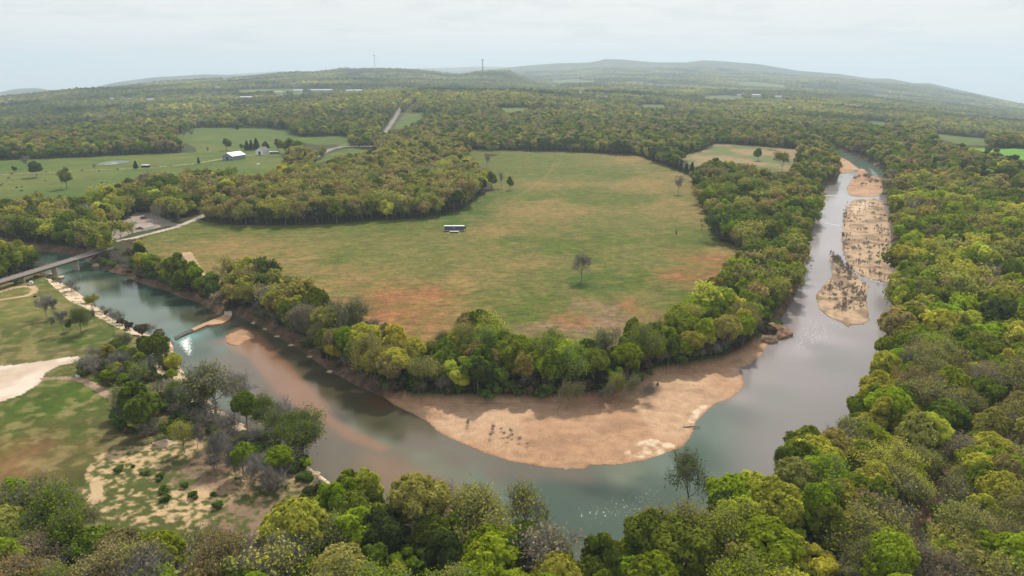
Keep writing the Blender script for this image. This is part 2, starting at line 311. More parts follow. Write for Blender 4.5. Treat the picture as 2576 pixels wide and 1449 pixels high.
# ------------------------------------------------------------------ mesh helpers
def mesh_np(name, V, Fq, mats, fattr=None, vattr=None, smooth=False, fm=None):
    me = bpy.data.meshes.new(name)
    V = np.asarray(V, np.float32); Fq = np.asarray(Fq, np.int32); k = Fq.shape[1]
    me.vertices.add(len(V)); me.vertices.foreach_set('co', V.ravel())
    me.loops.add(Fq.size); me.loops.foreach_set('vertex_index', Fq.ravel())
    me.polygons.add(len(Fq)); me.polygons.foreach_set('loop_start', np.arange(0, Fq.size, k, dtype=np.int32))
    try: me.polygons.foreach_set('loop_total', np.full(len(Fq), k, np.int32))
    except Exception: pass
    for m in (mats if isinstance(mats, (list, tuple)) else [mats]): me.materials.append(m)
    if fm is not None: me.polygons.foreach_set('material_index', np.asarray(fm, np.int32))
    me.polygons.foreach_set('use_smooth', np.full(len(Fq), smooth, bool))
    if fattr is not None:
        a = me.attributes.new('shade', 'FLOAT', 'FACE'); a.data.foreach_set('value', np.asarray(fattr, np.float32))
    if vattr:
        for nm, arr in vattr.items():
            if arr.ndim == 1: a = me.attributes.new(nm, 'FLOAT', 'POINT'); a.data.foreach_set('value', arr.astype(np.float32))
            else:
                a = me.attributes.new(nm, 'FLOAT_COLOR', 'POINT'); c = np.ones((len(arr), 4), np.float32); c[:, :3] = arr; a.data.foreach_set('color', c.ravel())
    me.update(); me.validate()
    return me
def link(name, data, parent=None, loc=None, rotz=None):
    o = bpy.data.objects.new(name, data); col.objects.link(o)
    if parent: o.parent = parent
    if loc is not None: o.location = loc
    if rotz is not None: o.rotation_euler = (0, 0, rotz)
    return o
def tag(o, label=None, cat=None, group=None, kind=None):
    if label: o['label'] = label
    if cat: o['category'] = cat
    if group: o['group'] = group
    if kind: o['kind'] = kind
    return o
def cubes(lst):                        # [(cx,cy,cz,sx,sy,sz[,rotz])] -> V, F
    V = []; Fq = []
    for c in lst:
        cx, cy, cz, sx, sy, sz = c[:6]; a = c[6] if len(c) > 6 else 0
        ca, sa = math.cos(a), math.sin(a); b = len(V)
        for dx, dy, dz in ((-1,-1,-1),(1,-1,-1),(1,1,-1),(-1,1,-1),(-1,-1,1),(1,-1,1),(1,1,1),(-1,1,1)):
            x, y = dx*sx/2, dy*sy/2
            V.append((cx+x*ca-y*sa, cy+x*sa+y*ca, cz+dz*sz/2))
        Fq += [(b+i, b+j, b+k, b+l) for i, j, k, l in ((0,3,2,1),(4,5,6,7),(0,1,5,4),(1,2,6,5),(2,3,7,6),(3,0,4,7))]
    return V, Fq
def boxes(name, lst, mat, parent=None):
    V, Fq = cubes(lst); return link(name, mesh_np(name, V, Fq, mat), parent)
def prism(name, poly, z0, z1, mat, parent=None, ztop=None):
    n = len(poly); V = [(x, y, z0) for x, y in poly]+[(x, y, (ztop[i] if ztop else z1)) for i, (x, y) in enumerate(poly)]
    me = bpy.data.meshes.new(name); me.from_pydata(V, [], [list(range(n))[::-1], list(range(n, 2*n))]+[[i, (i+1) % n, n+(i+1) % n, n+i] for i in range(n)])
    me.materials.append(mat); me.update(); return link(name, me, parent)
def tubes(segs, k=4):                   # [(p0,p1,r0,r1)] -> V,F numpy
    s = np.array([list(a)+list(b)+[r0, r1] for a, b, r0, r1 in segs], float)
    p0, p1, r0, r1 = s[:, :3], s[:, 3:6], s[:, 6], s[:, 7]
    d = p1-p0; L = np.linalg.norm(d, axis=1, keepdims=True)+1e-9; d = d/L
    ref = np.where(np.abs(d[:, 2:3]) > .9, [[1., 0, 0]], [[0, 0, 1.]])
    u = np.cross(d, ref); u /= np.linalg.norm(u, axis=1, keepdims=True)+1e-9; w = np.cross(d, u)
    V = []
    for P_, r in ((p0, r0), (p1, r1)):
        for i in range(k):
            a = 2*math.pi*i/k; V.append(P_+(u*math.cos(a)+w*math.sin(a))*r[:, None])
    V = np.stack(V, 1).reshape(-1, 3); n = len(s); b = np.arange(n)*2*k
    Fq = [np.stack([b+i, b+(i+1) % k, b+k+(i+1) % k, b+k+i], 1) for i in range(k)]
    return V, np.concatenate(Fq)
def cyl(p0, p1, r, n=12):
    V, Fq = tubes([(p0, p1, r, r)], n); return V.tolist(), Fq.tolist()

# ------------------------------------------------------------------ ground: one sheet in polar rows, cut into the named surfaces
azc = np.concatenate([np.linspace(-75, -45, 14)[:-1], np.linspace(-45, 45, 900), np.linspace(45, 75, 14)[1:]])
rows = np.concatenate([np.linspace(4, 128, 14), np.exp(np.linspace(math.log(130), math.log(1300), 640)), np.exp(np.linspace(math.log(1300), math.log(28000), 300))[1:]])
AZ, D = np.meshgrid(np.radians(azc), rows); nr, nc = AZ.shape
X = (D*np.sin(AZ)).ravel(); Y = (D*np.cos(AZ)).ravel(); DD = D.ravel()
Z = z_at(X, Y)
near = DD < 1400
PX, PY = P(X, Y, Z)
wob = lambda s, a, seed: a*(fbm(X, Y, s, 3, seed)-.5)*2
sR = np.full(X.shape, -60.0); sR[near] = sdist(X[near], Y[near], gRIVER)
sB = np.full(X.shape, -60.0)
for k, g in list(gBARS.items())+[('beach', gBEACH), ('upbar', gUP)]:
    sB[near] = np.maximum(sB[near], sdist(X[near], Y[near], g, 40))
sBe = np.full(X.shape, -60.0); sBe[near] = sdist(X[near], Y[near], gBEACH, 60)
# land heights: banks, bed, bars
zb = np.where(sR > 0, -np.minimum(sR*.28, 1.6)-.12, np.where(sR < -50, Z, np.minimum(Z, .25+(-sR)*.55+wob(9, .5, 2))))
zbar = np.minimum(.08+np.maximum(sB, 0)*.045, 1.4)+.12*(fbm(X, Y, 8, 3, 4)-.3)*np.clip(sB/4, 0, 1)
outland = sR < 0
Z = np.where(sB > 0, np.where(outland, np.minimum(np.maximum(zb, .1), zbar+np.maximum(0, -sB)), zbar), zb)
Z = np.where((sR > 0) & (sB <= 0), np.maximum(-1.7, Z), Z)
sL = np.full(X.shape, -60.0); sL[near] = sdist(X[near], Y[near], gLEDGE, 30)
Z = np.where((sL > 0) & (sR < 0), np.minimum(Z, .5+np.floor(np.clip(-sR, 0, 12)/2.2+fbm(X, Y, 9, 3, 8)*1.6)*.33), Z)
dRoad = dline(X, Y, gROAD, False, 40); bend = gROAD[0]
dBr = np.hypot(X-bend[0], Y-bend[1])
Z = Z+np.where((dRoad < 14) & (sR < -1), np.clip(3.6-dBr*.05, 0, 3.6)*(1-sst(3.5, 14, dRoad)), 0)
PX, PY = P(X, Y, Z)
# region ids
FOREST, HAYR, PASTR, GRAVR, ROADR, LOTR, LAWNR, LEDGER, HILLR, PATHR, SANDR = range(11)
REG = np.full(X.shape, FOREST)
REG[DD > 2300] = HILLR
inp = lambda g: inside(X+wob(14, 1.6, 1), Y+wob(14, 1.6, 6), g)
iHAY = inp(gHAY); iF2 = inp(gF2); iWP = inp(gWP); iOP = inp(gOPEN) & (sR < 1)
PXw = PX+wob(60, 2, 9)
iFF = np.zeros(X.shape, bool)
for poly in FAR_FIELDS: iFF |= inside(PXw, PY, np.array(poly, float)) & (DD > 800)
iMD = (fbm(X, Y, 420, 3, 301) > .66) & (DD > 1700) & (DD < 9000)
REG[iFF | iWP | iMD | inp(gRS)] = PASTR; REG[iHAY | iF2] = HAYR
REG[iOP] = LAWNR
iSD = inside(X+wob(10, 3, 5), Y+wob(10, 3, 7), gSAND) & (sR < 0); REG[iSD] = SANDR
REG[(sL > 0) & (sR < 0)] = LEDGER
REG[(sB > 0)] = GRAVR
REG[inp(gLOT)] = LOTR
iYD = inp(gYARD); REG[iYD] = LOTR
dPP = dline(X, Y, gPP, False, 10); dLP = dline(X, Y, gLOOP, False, 10); dRP = dline(X, Y, gRP, False, 10); dDR = dline(X, Y, gDR, False, 10); dFT = dline(X, Y, gFT, False, 20); dSP = dline(X, Y, gSP, False, 10)
wpath = .5*(fbm(X, Y, 5, 2, 3)-.5)
REG[(dPP+wpath < 1.5) & (sR < 0)] = PATHR; REG[dLP+wpath < 1.6] = PATHR; REG[dRP+3*wpath < 2.2] = PATHR; REG[(dDR+wpath < 2.8) & (sR < 0)] = PATHR; REG[dFT < 2.0] = PATHR; REG[dSP+wpath < 1.6] = PATHR
REG[dRoad < np.where(DD > 700, 4.2, 2.6)] = ROADR
# colours
def cov(r, g, b, k=.8): return S(r, g, b, k)
f1 = fbm(X, Y, 40, 4, 11); f2 = fbm(X, Y, 9, 4, 12); f3 = fbm(X, Y, 2.6, 3, 13); f4 = fbm(X, Y, 120, 3, 14)
C = np.zeros((len(X), 3))
mixc = lambda a, b, t: np.asarray(a)[None]*(1-t[:, None])+np.asarray(b)[None]*t[:, None]
m = REG == FOREST; C[m] = mixc(cov(72, 62, 44), cov(62, 76, 34), sst(.4, .62, f2))[m]
m = REG == HILLR; C[m] = (mixc(cov(84, 88, 64), cov(38, 56, 40), sst(.38, .6, fbm(X, Y, 220, 5, 21))))[m]
m = REG == PASTR
C[m] = .9*mixc(cov(84, 106, 36), cov(108, 116, 50), sst(.35, .7, .6*f1+.4*f4))[m]
brt = iFF & (PX > 2350) & (PY > 366); C[brt] = cov(104, 152, 52)
DRY, GRN, RED, OLV, LUS, PNK = cov(160, 136, 80), cov(100, 115, 36), cov(172, 118, 76), cov(124, 124, 60), cov(76, 108, 32), cov(158, 130, 100)
hp = [(420,605,OLV),(470,595,GRN),(560,575,GRN),(600,600,DRY),(520,620,DRY),(700,580,GRN),(900,572,GRN),(1050,565,GRN),(1120,553,LUS),(1170,530,LUS),(1210,500,LUS),(1260,490,GRN),(760,600,OLV),(840,640,GRN),(800,655,GRN),(760,650,DRY),(700,635,DRY),(900,620,OLV),(880,690,DRY),
 (960,660,OLV),(1050,620,OLV),(1150,600,OLV),(960,760,RED),(1000,750,RED),(1060,780,RED),(1110,745,RED),(1020,800,RED),(900,745,DRY),(1150,780,DRY),(1150,700,DRY),(1100,680,OLV),(1180,720,DRY),(1250,640,OLV),(1250,740,OLV),(1280,770,GRN),(1290,800,GRN),(1230,580,DRY),(1300,600,GRN),(1330,530,DRY),(1370,510,DRY),(1420,540,DRY),
 (1350,500,GRN),(1300,440,GRN),(1250,400,GRN),(1200,385,GRN),(1400,400,GRN),(1450,430,GRN),(1500,400,OLV),(1560,400,DRY),(1550,440,GRN),(1500,450,OLV),(1450,480,GRN),(1400,470,DRY),(1600,460,DRY),(1640,470,DRY),(1660,430,OLV),(1700,440,DRY),(1600,500,GRN),(1500,500,GRN),(1700,520,DRY),(1720,540,DRY),(1500,560,OLV),(1600,560,OLV),(1650,580,OLV),
 (1700,590,GRN),(1740,590,GRN),(1550,600,GRN),(1500,640,GRN),(1420,620,GRN),(1400,660,OLV),(1350,660,DRY),(1460,720,LUS),(1440,700,LUS),(1490,705,LUS),(1430,735,OLV),(1400,700,OLV),(1540,700,GRN),(1600,680,GRN),(1650,650,OLV),(1780,650,RED),(1830,630,DRY),(1740,690,RED),(1700,660,OLV),(1600,740,OLV),(1680,740,GRN),(1540,780,PNK),(1560,765,RED),
 (1480,790,PNK),(1460,770,PNK),(1400,800,RED),(1350,820,PNK),(1420,840,PNK),(1500,820,PNK),(1500,760,OLV),(1380,760,GRN),(1320,740,OLV),(1600,630,OLV),(1780,610,GRN),(640,655,DRY),(740,690,DRY),(830,720,DRY)]
hp = [(*G(a, b), c) for a, b, c in hp]
m = np.where(REG == HAYR)[0]
xw = X[m]+14*(fbm(X[m], Y[m], 30, 3, 31)-.5)*2; yw = Y[m]+22*(fbm(X[m], Y[m], 30, 3, 32)-.5)*2
ch = idw(xw, yw, hp, 3.4)
# dry and green grow in streaks along the mowing
th = R(-14); sx = (X[m]*math.cos(th)-Y[m]*math.sin(th)); sy = (X[m]*math.sin(th)+Y[m]*math.cos(th))
st = fbm(sx/3.2, sy, 3.2, 3, 41); t = sst(.35, .7, st)
dryl = np.clip((ch[:, 0]-GRN[0])/(DRY[0]-GRN[0]), 0, 1)
ch = ch*(1+.22*(t-.5)[:, None]*np.array([1.1, .75, .9]))*.95
gp = sst(.48, .62, fbm(X[m], Y[m], 9, 5, 44))*.55; ch = ch*(1-gp[:, None])+gp[:, None]*(.75*GRN+.25*ch)
dp = sst(.5, .64, fbm(X[m], Y[m], 7, 5, 47))*.5; ch = (ch*(1-dp[:, None])+dp[:, None]*(.6*DRY+.4*ch))*.76
C[m] = ch
dt = np.min([dline(X, Y, g, False, 8) for g in gTH], 0); mt = (dt < 1.3) & (REG == HAYR); C[mt] = C[mt]*.8+cov(158, 142, 96)*.2
m = iF2 & (REG == HAYR); C[m] = .82*mixc(cov(118, 128, 74), cov(166, 142, 104), sst(.4, .6, f1))[m]
# park lawn on the left
LW = [(60,790,cov(122,132,66)),(100,850,cov(112,126,56)),(200,860,cov(92,120,44)),(30,860,cov(100,120,52)),(150,885,cov(116,118,66)),(20,900,cov(120,122,72)),(150,700,cov(96,120,50)),(60,740,cov(128,134,66)),(20,700,cov(128,116,84)),(180,990,cov(88,118,34)),(100,1030,cov(84,118,34)),(230,1020,cov(92,116,44)),(60,1080,cov(98,114,48)),
 (200,1090,cov(90,112,42)),(20,1130,cov(120,112,60)),(90,1130,cov(142,116,76)),(60,1165,cov(150,124,84)),(150,1140,cov(118,118,62)),(220,1150,cov(112,116,60)),(300,1180,cov(82,100,42)),(300,1120,cov(110,106,70)),(400,1200,cov(78,98,40)),(280,1230,cov(74,98,36)),(350,1240,cov(78,98,38)),(420,1130,cov(122,112,78)),(330,1060,cov(110,104,70)),(450,1100,cov(128,106,84)),(520,1090,cov(150,124,98))]
LW = [(*G(a, b), c) for a, b, c in LW]
m = np.where(REG == LAWNR)[0]; c = idw(X[m]+4*(f2[m]-.5), Y[m]+4*(f3[m]-.5), LW, 3); C[m] = .68*c*np.array([1.05, .93, .9])*(1+.55*(f2[m]-.5)[:, None]+.3*(f3[m]-.5)[:, None])
dryp = sst(.47, .66, fbm(X[m], Y[m], 4, 4, 51))*.45; C[m] = C[m]*(1-dryp[:, None])+dryp[:, None]*cov(158, 140, 96)
# sandy flood scour with tufts
m = REG == SANDR
tuft = sst(.50, .58, fbm(X, Y, 3.2, 4, 61)*.55+fbm(X, Y, 13, 3, 62)*.45)
gx = sst(380, 600, PX)*.10
tuft = np.clip(sst(.38, .58, fbm(X, Y, 1.5, 3, 61)*.62+fbm(X, Y, 16, 3, 62)*.38-gx+.02), 0, 1)
sb = mixc(cov(204, 174, 134), cov(140, 116, 96), sst(.45, .65, fbm(X, Y, 22, 3, 66)))
C[m] = (sb*(1-tuft[:, None])+tuft[:, None]*cov(84, 92, 44)[None])[m]
# limestone ledge
m = REG == LEDGER
crk = sst(.55, .66, fbm(X, Y, 4, 4, 71)); C[m] = (mixc(cov(232, 208, 178), cov(120, 110, 76), crk))[m]
# gravel
g1 = fbm(X, Y, 26, 4, 81); g2 = fbm(X, Y, 2.2, 3, 82)
gc = mixc(cov(192, 152, 120), cov(206, 170, 138), sst(.4, .65, g1)); gc = .9*gc*(1+.3*(g2-.5)[:, None])*(1-.16*sst(.52, .66, fbm(X, Y*2.2, 12, 4, 86))[:, None])
isle = (inside(X, Y, gBARS['isle']) | inside(X, Y, gBARS['long'])); gc[isle] = (mixc(cov(196, 168, 138), cov(150, 126, 104), sst(.45, .65, fbm(X, Y, 7, 4, 83))))[isle]
wet = np.where(sB < 1.6, 1-np.clip(sB/1.6, 0, 1), 0)*.55*((sR > -4)); gc = gc*(1-wet[:, None]*np.array([.35, .45, .55]))
bright = inside(X, Y, GP([(1560,1150),(1600,1115),(1640,1105),(1700,1118),(1690,1135),(1640,1150)], .3)) | inside(X, Y, GP([(1730,1062),(1742,1035),(1770,1018),(1784,1020),(1760,1040),(1748,1062)], .3)) | inside(X, Y, GP([(2140,520),(2180,505),(2205,503),(2190,520),(2150,540)], .3))
gb = (bright*sst(.3, .7, g2))[:, None]*.8; gc = gc*(1-gb)+gb*cov(232, 210, 180)[None]
m = REG == GRAVR; C[m] = gc[m]
m = REG == ROADR; C[m] = (mixc(cov(196, 186, 170), cov(172, 160, 146), sst(.4, .6, f2)))[m]
m = (REG == ROADR) & (DD > 640); C[m] = cov(150, 142, 134)
m = REG == LOTR; C[m] = (mixc(cov(172, 158, 148), cov(150, 138, 126), sst(.35, .65, f2)))[m]
m = iYD & (REG == LOTR); C[m] = (mixc(cov(222, 206, 190), cov(204, 184, 164), sst(.35, .65, f2)))[m]
m = REG == PATHR; C[m] = (mixc(cov(196, 170, 134), cov(176, 148, 118), sst(.35, .65, f2)))[m]
m = (REG == PATHR) & (dRP < 6); C[m] = (mixc(cov(160, 124, 100), cov(120, 96, 76), sst(.35, .65, f3)))[m]
m = (REG == PATHR) & (dPP < 3); C[m] = (mixc(cov(176, 150, 128), cov(150, 126, 106), sst(.35, .65, f3)))[m]
m = (REG == PATHR) & (dFT < 6); C[m] = (mixc(cov(176, 164, 112), cov(130, 144, 76), sst(.4, .7, f1)))[m]
# muddy banks
mb = (sR > -6) & (sR <= 0) & (REG == FOREST); C[mb] = (mixc(cov(120, 96, 78), cov(88, 74, 56), sst(.4, .6, f3)))[mb]
bedm = (sR > 0) & (sB <= 0); C[bedm] = cov(110, 95, 75)
idx = np.arange(nr*nc).reshape(nr, nc)
Q = np.stack([idx[:-1, :-1], idx[:-1, 1:], idx[1:, 1:], idx[1:, :-1]], -1).reshape(-1, 4)
QR = REG[Q[:, 0]]; Vall = np.stack([X, Y, Z], 1)
def cut(name, mask, mat):
    q = Q[mask]
    if not len(q): return None
    u, inv = np.unique(q, return_inverse=True)
    me = mesh_np(name, Vall[u], inv.reshape(-1, 4)[:, ::-1], mat, vattr={'cover': C[u]}, smooth=True)
    return tag(link(name, me), kind='structure')
cut('ground', QR == FOREST, M['forest']); cut('hay_field', QR == HAYR, M['hay']); cut('pasture', QR == PASTR, M['grass'])
cut('gravel_bar', QR == GRAVR, M['gravel']); cut('road', QR == ROADR, M['road']); cut('parking_lot', QR == LOTR, M['road'])
cut('lawn', QR == LAWNR, M['grass']); cut('rock_ledge', QR == LEDGER, M['rock']); cut('hills', QR == HILLR, M['hill'])
cut('path', QR == PATHR, M['road']); cut('sandy_ground', QR == SANDR, M['gravel'])
# ------------------------------------------------------------------ river
TEAL, DTEAL, GRYT, BRN, OLB, MUD, LIT, PALE, FAR_ = (S(64, 84, 72, 1), S(38, 58, 50, 1), S(96, 112, 100, 1), S(112, 94, 76, 1), S(66, 66, 48, 1), S(104, 94, 82, 1), S(108, 114, 94, 1), S(138, 134, 130, 1), S(172, 166, 170, 1))  # last tone: far reach's sky glare painted into the water body
rp = [(60,650,DTEAL),(120,655,TEAL),(160,670,TEAL),(200,690,TEAL),(260,695,DTEAL),(320,715,DTEAL),(230,720,LIT),(280,760,GRYT),(330,740,TEAL),(350,790,GRYT),(400,780,GRYT),(400,735,DTEAL),(460,760,DTEAL),(520,790,OLB),(500,800,OLB),(430,820,GRYT),(540,800,MUD),(130,685,GRYT),
 (480,850,S(90,140,130,1)),(500,890,TEAL),(460,880,TEAL),(520,850,TEAL),(560,880,GRYT),(540,920,MUD),(500,930,GRYT),(520,960,GRYT),(560,960,MUD),(600,900,MUD),(640,930,MUD),(600,940,MUD),(620,980,MUD),(680,1000,MUD),(560,1000,GRYT),(620,870,BRN),(560,865,BRN),(650,890,BRN),(680,920,BRN),(710,950,BRN),(740,970,BRN),(770,1000,BRN),(800,1020,BRN),
 (620,820,OLB),(680,860,OLB),(720,890,OLB),(760,920,OLB),(800,950,OLB),(850,980,OLB),(880,1010,OLB),(930,1020,OLB),(960,1010,S(92,66,40,1)),(900,1040,OLB),(980,1060,OLB),(700,1020,MUD),(760,1060,MUD),(820,1060,BRN),(860,1080,BRN),(820,1110,MUD),(900,1120,MUD),(960,1110,LIT),(900,1075,LIT),(1000,1100,OLB),(1050,1100,MUD),(1080,1110,MUD),
 (1000,1160,BRN),(1060,1200,BRN),(1120,1240,BRN),(1180,1260,BRN),(960,1180,BRN),(1050,1150,LIT),(1100,1180,LIT),(1150,1220,LIT),(1150,1160,MUD),(1250,1190,MUD),(1200,1210,GRYT),(1260,1250,GRYT),(1350,1200,MUD),(1320,1230,TEAL),(1400,1240,TEAL),(1300,1280,GRYT),(1450,1290,TEAL),(1500,1230,DTEAL),(1450,1200,MUD),(1560,1200,LIT),(1600,1190,LIT),
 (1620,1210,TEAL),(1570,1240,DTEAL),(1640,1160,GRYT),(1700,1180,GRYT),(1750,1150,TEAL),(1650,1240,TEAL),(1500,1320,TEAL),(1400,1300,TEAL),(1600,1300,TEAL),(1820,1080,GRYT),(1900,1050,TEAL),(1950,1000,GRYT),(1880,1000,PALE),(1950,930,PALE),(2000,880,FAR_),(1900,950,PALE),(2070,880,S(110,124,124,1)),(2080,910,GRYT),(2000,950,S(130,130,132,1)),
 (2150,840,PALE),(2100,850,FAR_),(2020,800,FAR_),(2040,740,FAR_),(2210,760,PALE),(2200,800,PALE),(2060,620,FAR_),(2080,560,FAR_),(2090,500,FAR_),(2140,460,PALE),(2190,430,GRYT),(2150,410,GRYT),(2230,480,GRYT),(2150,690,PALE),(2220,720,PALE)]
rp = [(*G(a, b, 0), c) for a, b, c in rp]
fac = sdist(X[near], Y[near], gRIVER, 10)
sel = np.zeros(len(X), bool); sel[np.where(near)[0][fac > -5]] = True
q = Q[sel[Q].all(1) & (DD[Q[:, 0]] > 129)]; u, inv = np.unique(q, return_inverse=True)
xs, ys = X[u], Y[u]
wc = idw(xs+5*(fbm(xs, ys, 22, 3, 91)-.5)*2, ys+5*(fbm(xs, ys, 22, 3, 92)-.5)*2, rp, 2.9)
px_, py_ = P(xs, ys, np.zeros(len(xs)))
gs = lambda pts: GP(pts, 0)
sh1 = sst(-1.5, 2.8, sdist(xs, ys, gs([(560,862),(575,838),(610,818),(650,838),(700,885),(750,935),(800,985),(822,1015),(840,1045),(900,1085),(990,1125),(960,1140),(870,1105),(800,1060),(745,1035),(690,985),(650,930),(600,890)]), 20)+3*(fbm(xs, ys, 14, 3, 94)-.5))
sh2 = sst(-4, 6, sdist(xs, ys, gs([(900,1130),(1000,1150),(1090,1190),(1180,1240),(1230,1285),(1180,1330),(1050,1290),(930,1200)]), 25))*.8
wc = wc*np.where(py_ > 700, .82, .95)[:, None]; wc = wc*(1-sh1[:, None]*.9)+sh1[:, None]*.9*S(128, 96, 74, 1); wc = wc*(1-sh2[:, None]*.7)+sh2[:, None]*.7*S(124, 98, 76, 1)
wc = wc*(1+.16*(fbm(xs, ys/2, 7, 4, 93)-.5)[:, None])
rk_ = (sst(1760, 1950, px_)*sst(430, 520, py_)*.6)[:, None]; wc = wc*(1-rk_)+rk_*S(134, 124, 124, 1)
foam = np.zeros(len(xs))  # white-fleck mask: foam, plus sun glints painted into the colour
def rif(pts, amt, soft):
    g = GP(pts, 0); return amt*np.clip(sdist(xs, ys, g, 30)/soft, 0, 1)
foam = np.maximum(foam, rif([(436,862),(455,850),(486,832),(492,845),(494,860),(498,880),(490,895),(470,905),(455,890),(445,880)], 1.3, 4.5))
foam = np.maximum(foam, rif([(1400,1260),(1500,1235),(1620,1200),(1700,1150),(1780,1100),(1800,1130),(1720,1230),(1640,1330),(1480,1350),(1380,1320)], .34, 8))  # sun glints under the bend, painted white through this mask
foam = np.maximum(foam, rif([(1200,1190),(1300,1210),(1400,1260),(1380,1300),(1260,1260)], .26, 8))  # more painted sun glints, left of the bend
foam = np.maximum(foam, rif([(1960,850),(2030,730),(2080,650),(2090,720),(2060,790),(2130,830),(2120,860),(2030,900),(1950,920)], .46, 8))
foam = np.maximum(foam, rif([(2030,640),(2100,560),(2115,600),(2090,660),(2040,700)], .40, 8))
foam = np.maximum(foam, rif([(2070,490),(2108,491),(2108,494.5),(2072,493)], .75, .9)); foam = np.maximum(foam, rif([(2064,559),(2085,560.5),(2118,567),(2118,570),(2085,565)], .72, 1.0))
foam = np.maximum(foam, rif([(2165,458),(2217,463),(2217,470),(2165,465)], .8, 2)); foam = np.maximum(foam, rif([(2170,400),(2215,440),(2215,452),(2190,440)], .6, 3))
foam = np.maximum(foam, rif([(2150,670),(2180,690),(2230,705),(2225,716),(2180,706),(2140,684)], .6, 2)); foam = np.maximum(foam, rif([(2070,785),(2110,808),(2140,828),(2130,836),(2080,812)], .55, 3))
foam = np.maximum(foam, rif([(770,1008),(800,1020),(825,1045),(810,1050),(780,1030),(755,1015)], .5, 4))
m, nt = newmat('river_water')
b = N(nt, 'ShaderNodeBsdfPrincipled'); o = N(nt, 'ShaderNodeOutputMaterial'); b.inputs['Roughness'].default_value = .16; b.inputs['IOR'].default_value = 1.333
ca = N(nt, 'ShaderNodeAttribute', attribute_name='cover'); fa = N(nt, 'ShaderNodeAttribute', attribute_name='foam')
g = N(nt, 'ShaderNodeNewGeometry'); n1 = N(nt, 'ShaderNodeTexNoise'); n1.inputs['Scale'].default_value = .9; n1.inputs['Detail'].default_value = 5; n1.inputs['Roughness'].default_value = .65
mp = N(nt, 'ShaderNodeMapping'); mp.inputs['Rotation'].default_value = (0, 0, R(-30)); mp.inputs['Scale'].default_value = (1, .45, 1); nt.links.new(g.outputs['Position'], mp.inputs[0])
n2 = N(nt, 'ShaderNodeTexNoise'); n2.inputs['Scale'].default_value = 1.3; n2.inputs['Detail'].default_value = 6; n2.inputs['Roughness'].default_value = .7
nt.links.new(g.outputs['Position'], n1.inputs[0]); nt.links.new(mp.outputs[0], n2.inputs[0])
th_ = N(nt, 'ShaderNodeMath', operation='ADD'); nt.links.new(n2.outputs[0], th_.inputs[0]); sc_ = N(nt, 'ShaderNodeMath', operation='MULTIPLY'); sc_.inputs[1].default_value = .36; nt.links.new(fa.outputs['Fac'], sc_.inputs[0]); nt.links.new(sc_.outputs[0], th_.inputs[1])
mr = N(nt, 'ShaderNodeMapRange'); mr.inputs[1].default_value = .70; mr.inputs[2].default_value = .98; nt.links.new(th_.outputs[0], mr.inputs[0])
mc = N(nt, 'ShaderNodeMix', data_type='RGBA'); mc.inputs[7].default_value = (.8, .84, .84, 1); nt.links.new(ca.outputs['Color'], mc.inputs[6]); nt.links.new(mr.outputs[0], mc.inputs[0]); nt.links.new(mc.outputs[2], b.inputs['Base Color'])
rr = N(nt, 'ShaderNodeMapRange'); rr.inputs[3].default_value = .10; rr.inputs[4].default_value = .7; nt.links.new(mr.outputs[0], rr.inputs[0]); nt.links.new(rr.outputs[0], b.inputs['Roughness'])
bp = N(nt, 'ShaderNodeBump'); bp.inputs['Distance'].default_value = .12; nt.links.new(n1.outputs[0], bp.inputs['Height'])
bs = N(nt, 'ShaderNodeMapRange'); bs.inputs[3].default_value = .25; bs.inputs[4].default_value = 1.0; nt.links.new(fa.outputs['Fac'], bs.inputs[0]); nt.links.new(bs.outputs[0], bp.inputs['Strength']); nt.links.new(bp.outputs[0], b.inputs['Normal'])
nt.links.new(b.outputs[0], o.inputs[0]); M['water'] = m
V = np.stack([xs, ys, np.zeros(len(xs))], 1)
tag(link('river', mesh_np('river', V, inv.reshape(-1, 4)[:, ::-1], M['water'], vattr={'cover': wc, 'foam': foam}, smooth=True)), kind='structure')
zz = float(z_at(np.array([gPOND[:, 0].mean()]), np.array([gPOND[:, 1].mean()]))[0])+.35
me = bpy.data.meshes.new('pond'); me.from_pydata([(x, y, zz) for x, y in gPOND], [], [list(range(len(gPOND)))[::-1]]); M['pond'] = simple('pond_water', S(150, 160, 160, 1), .12, var=.04, scale=.05); me.materials.append(M['pond'])
po = tag(link('pond', me), kind='structure')
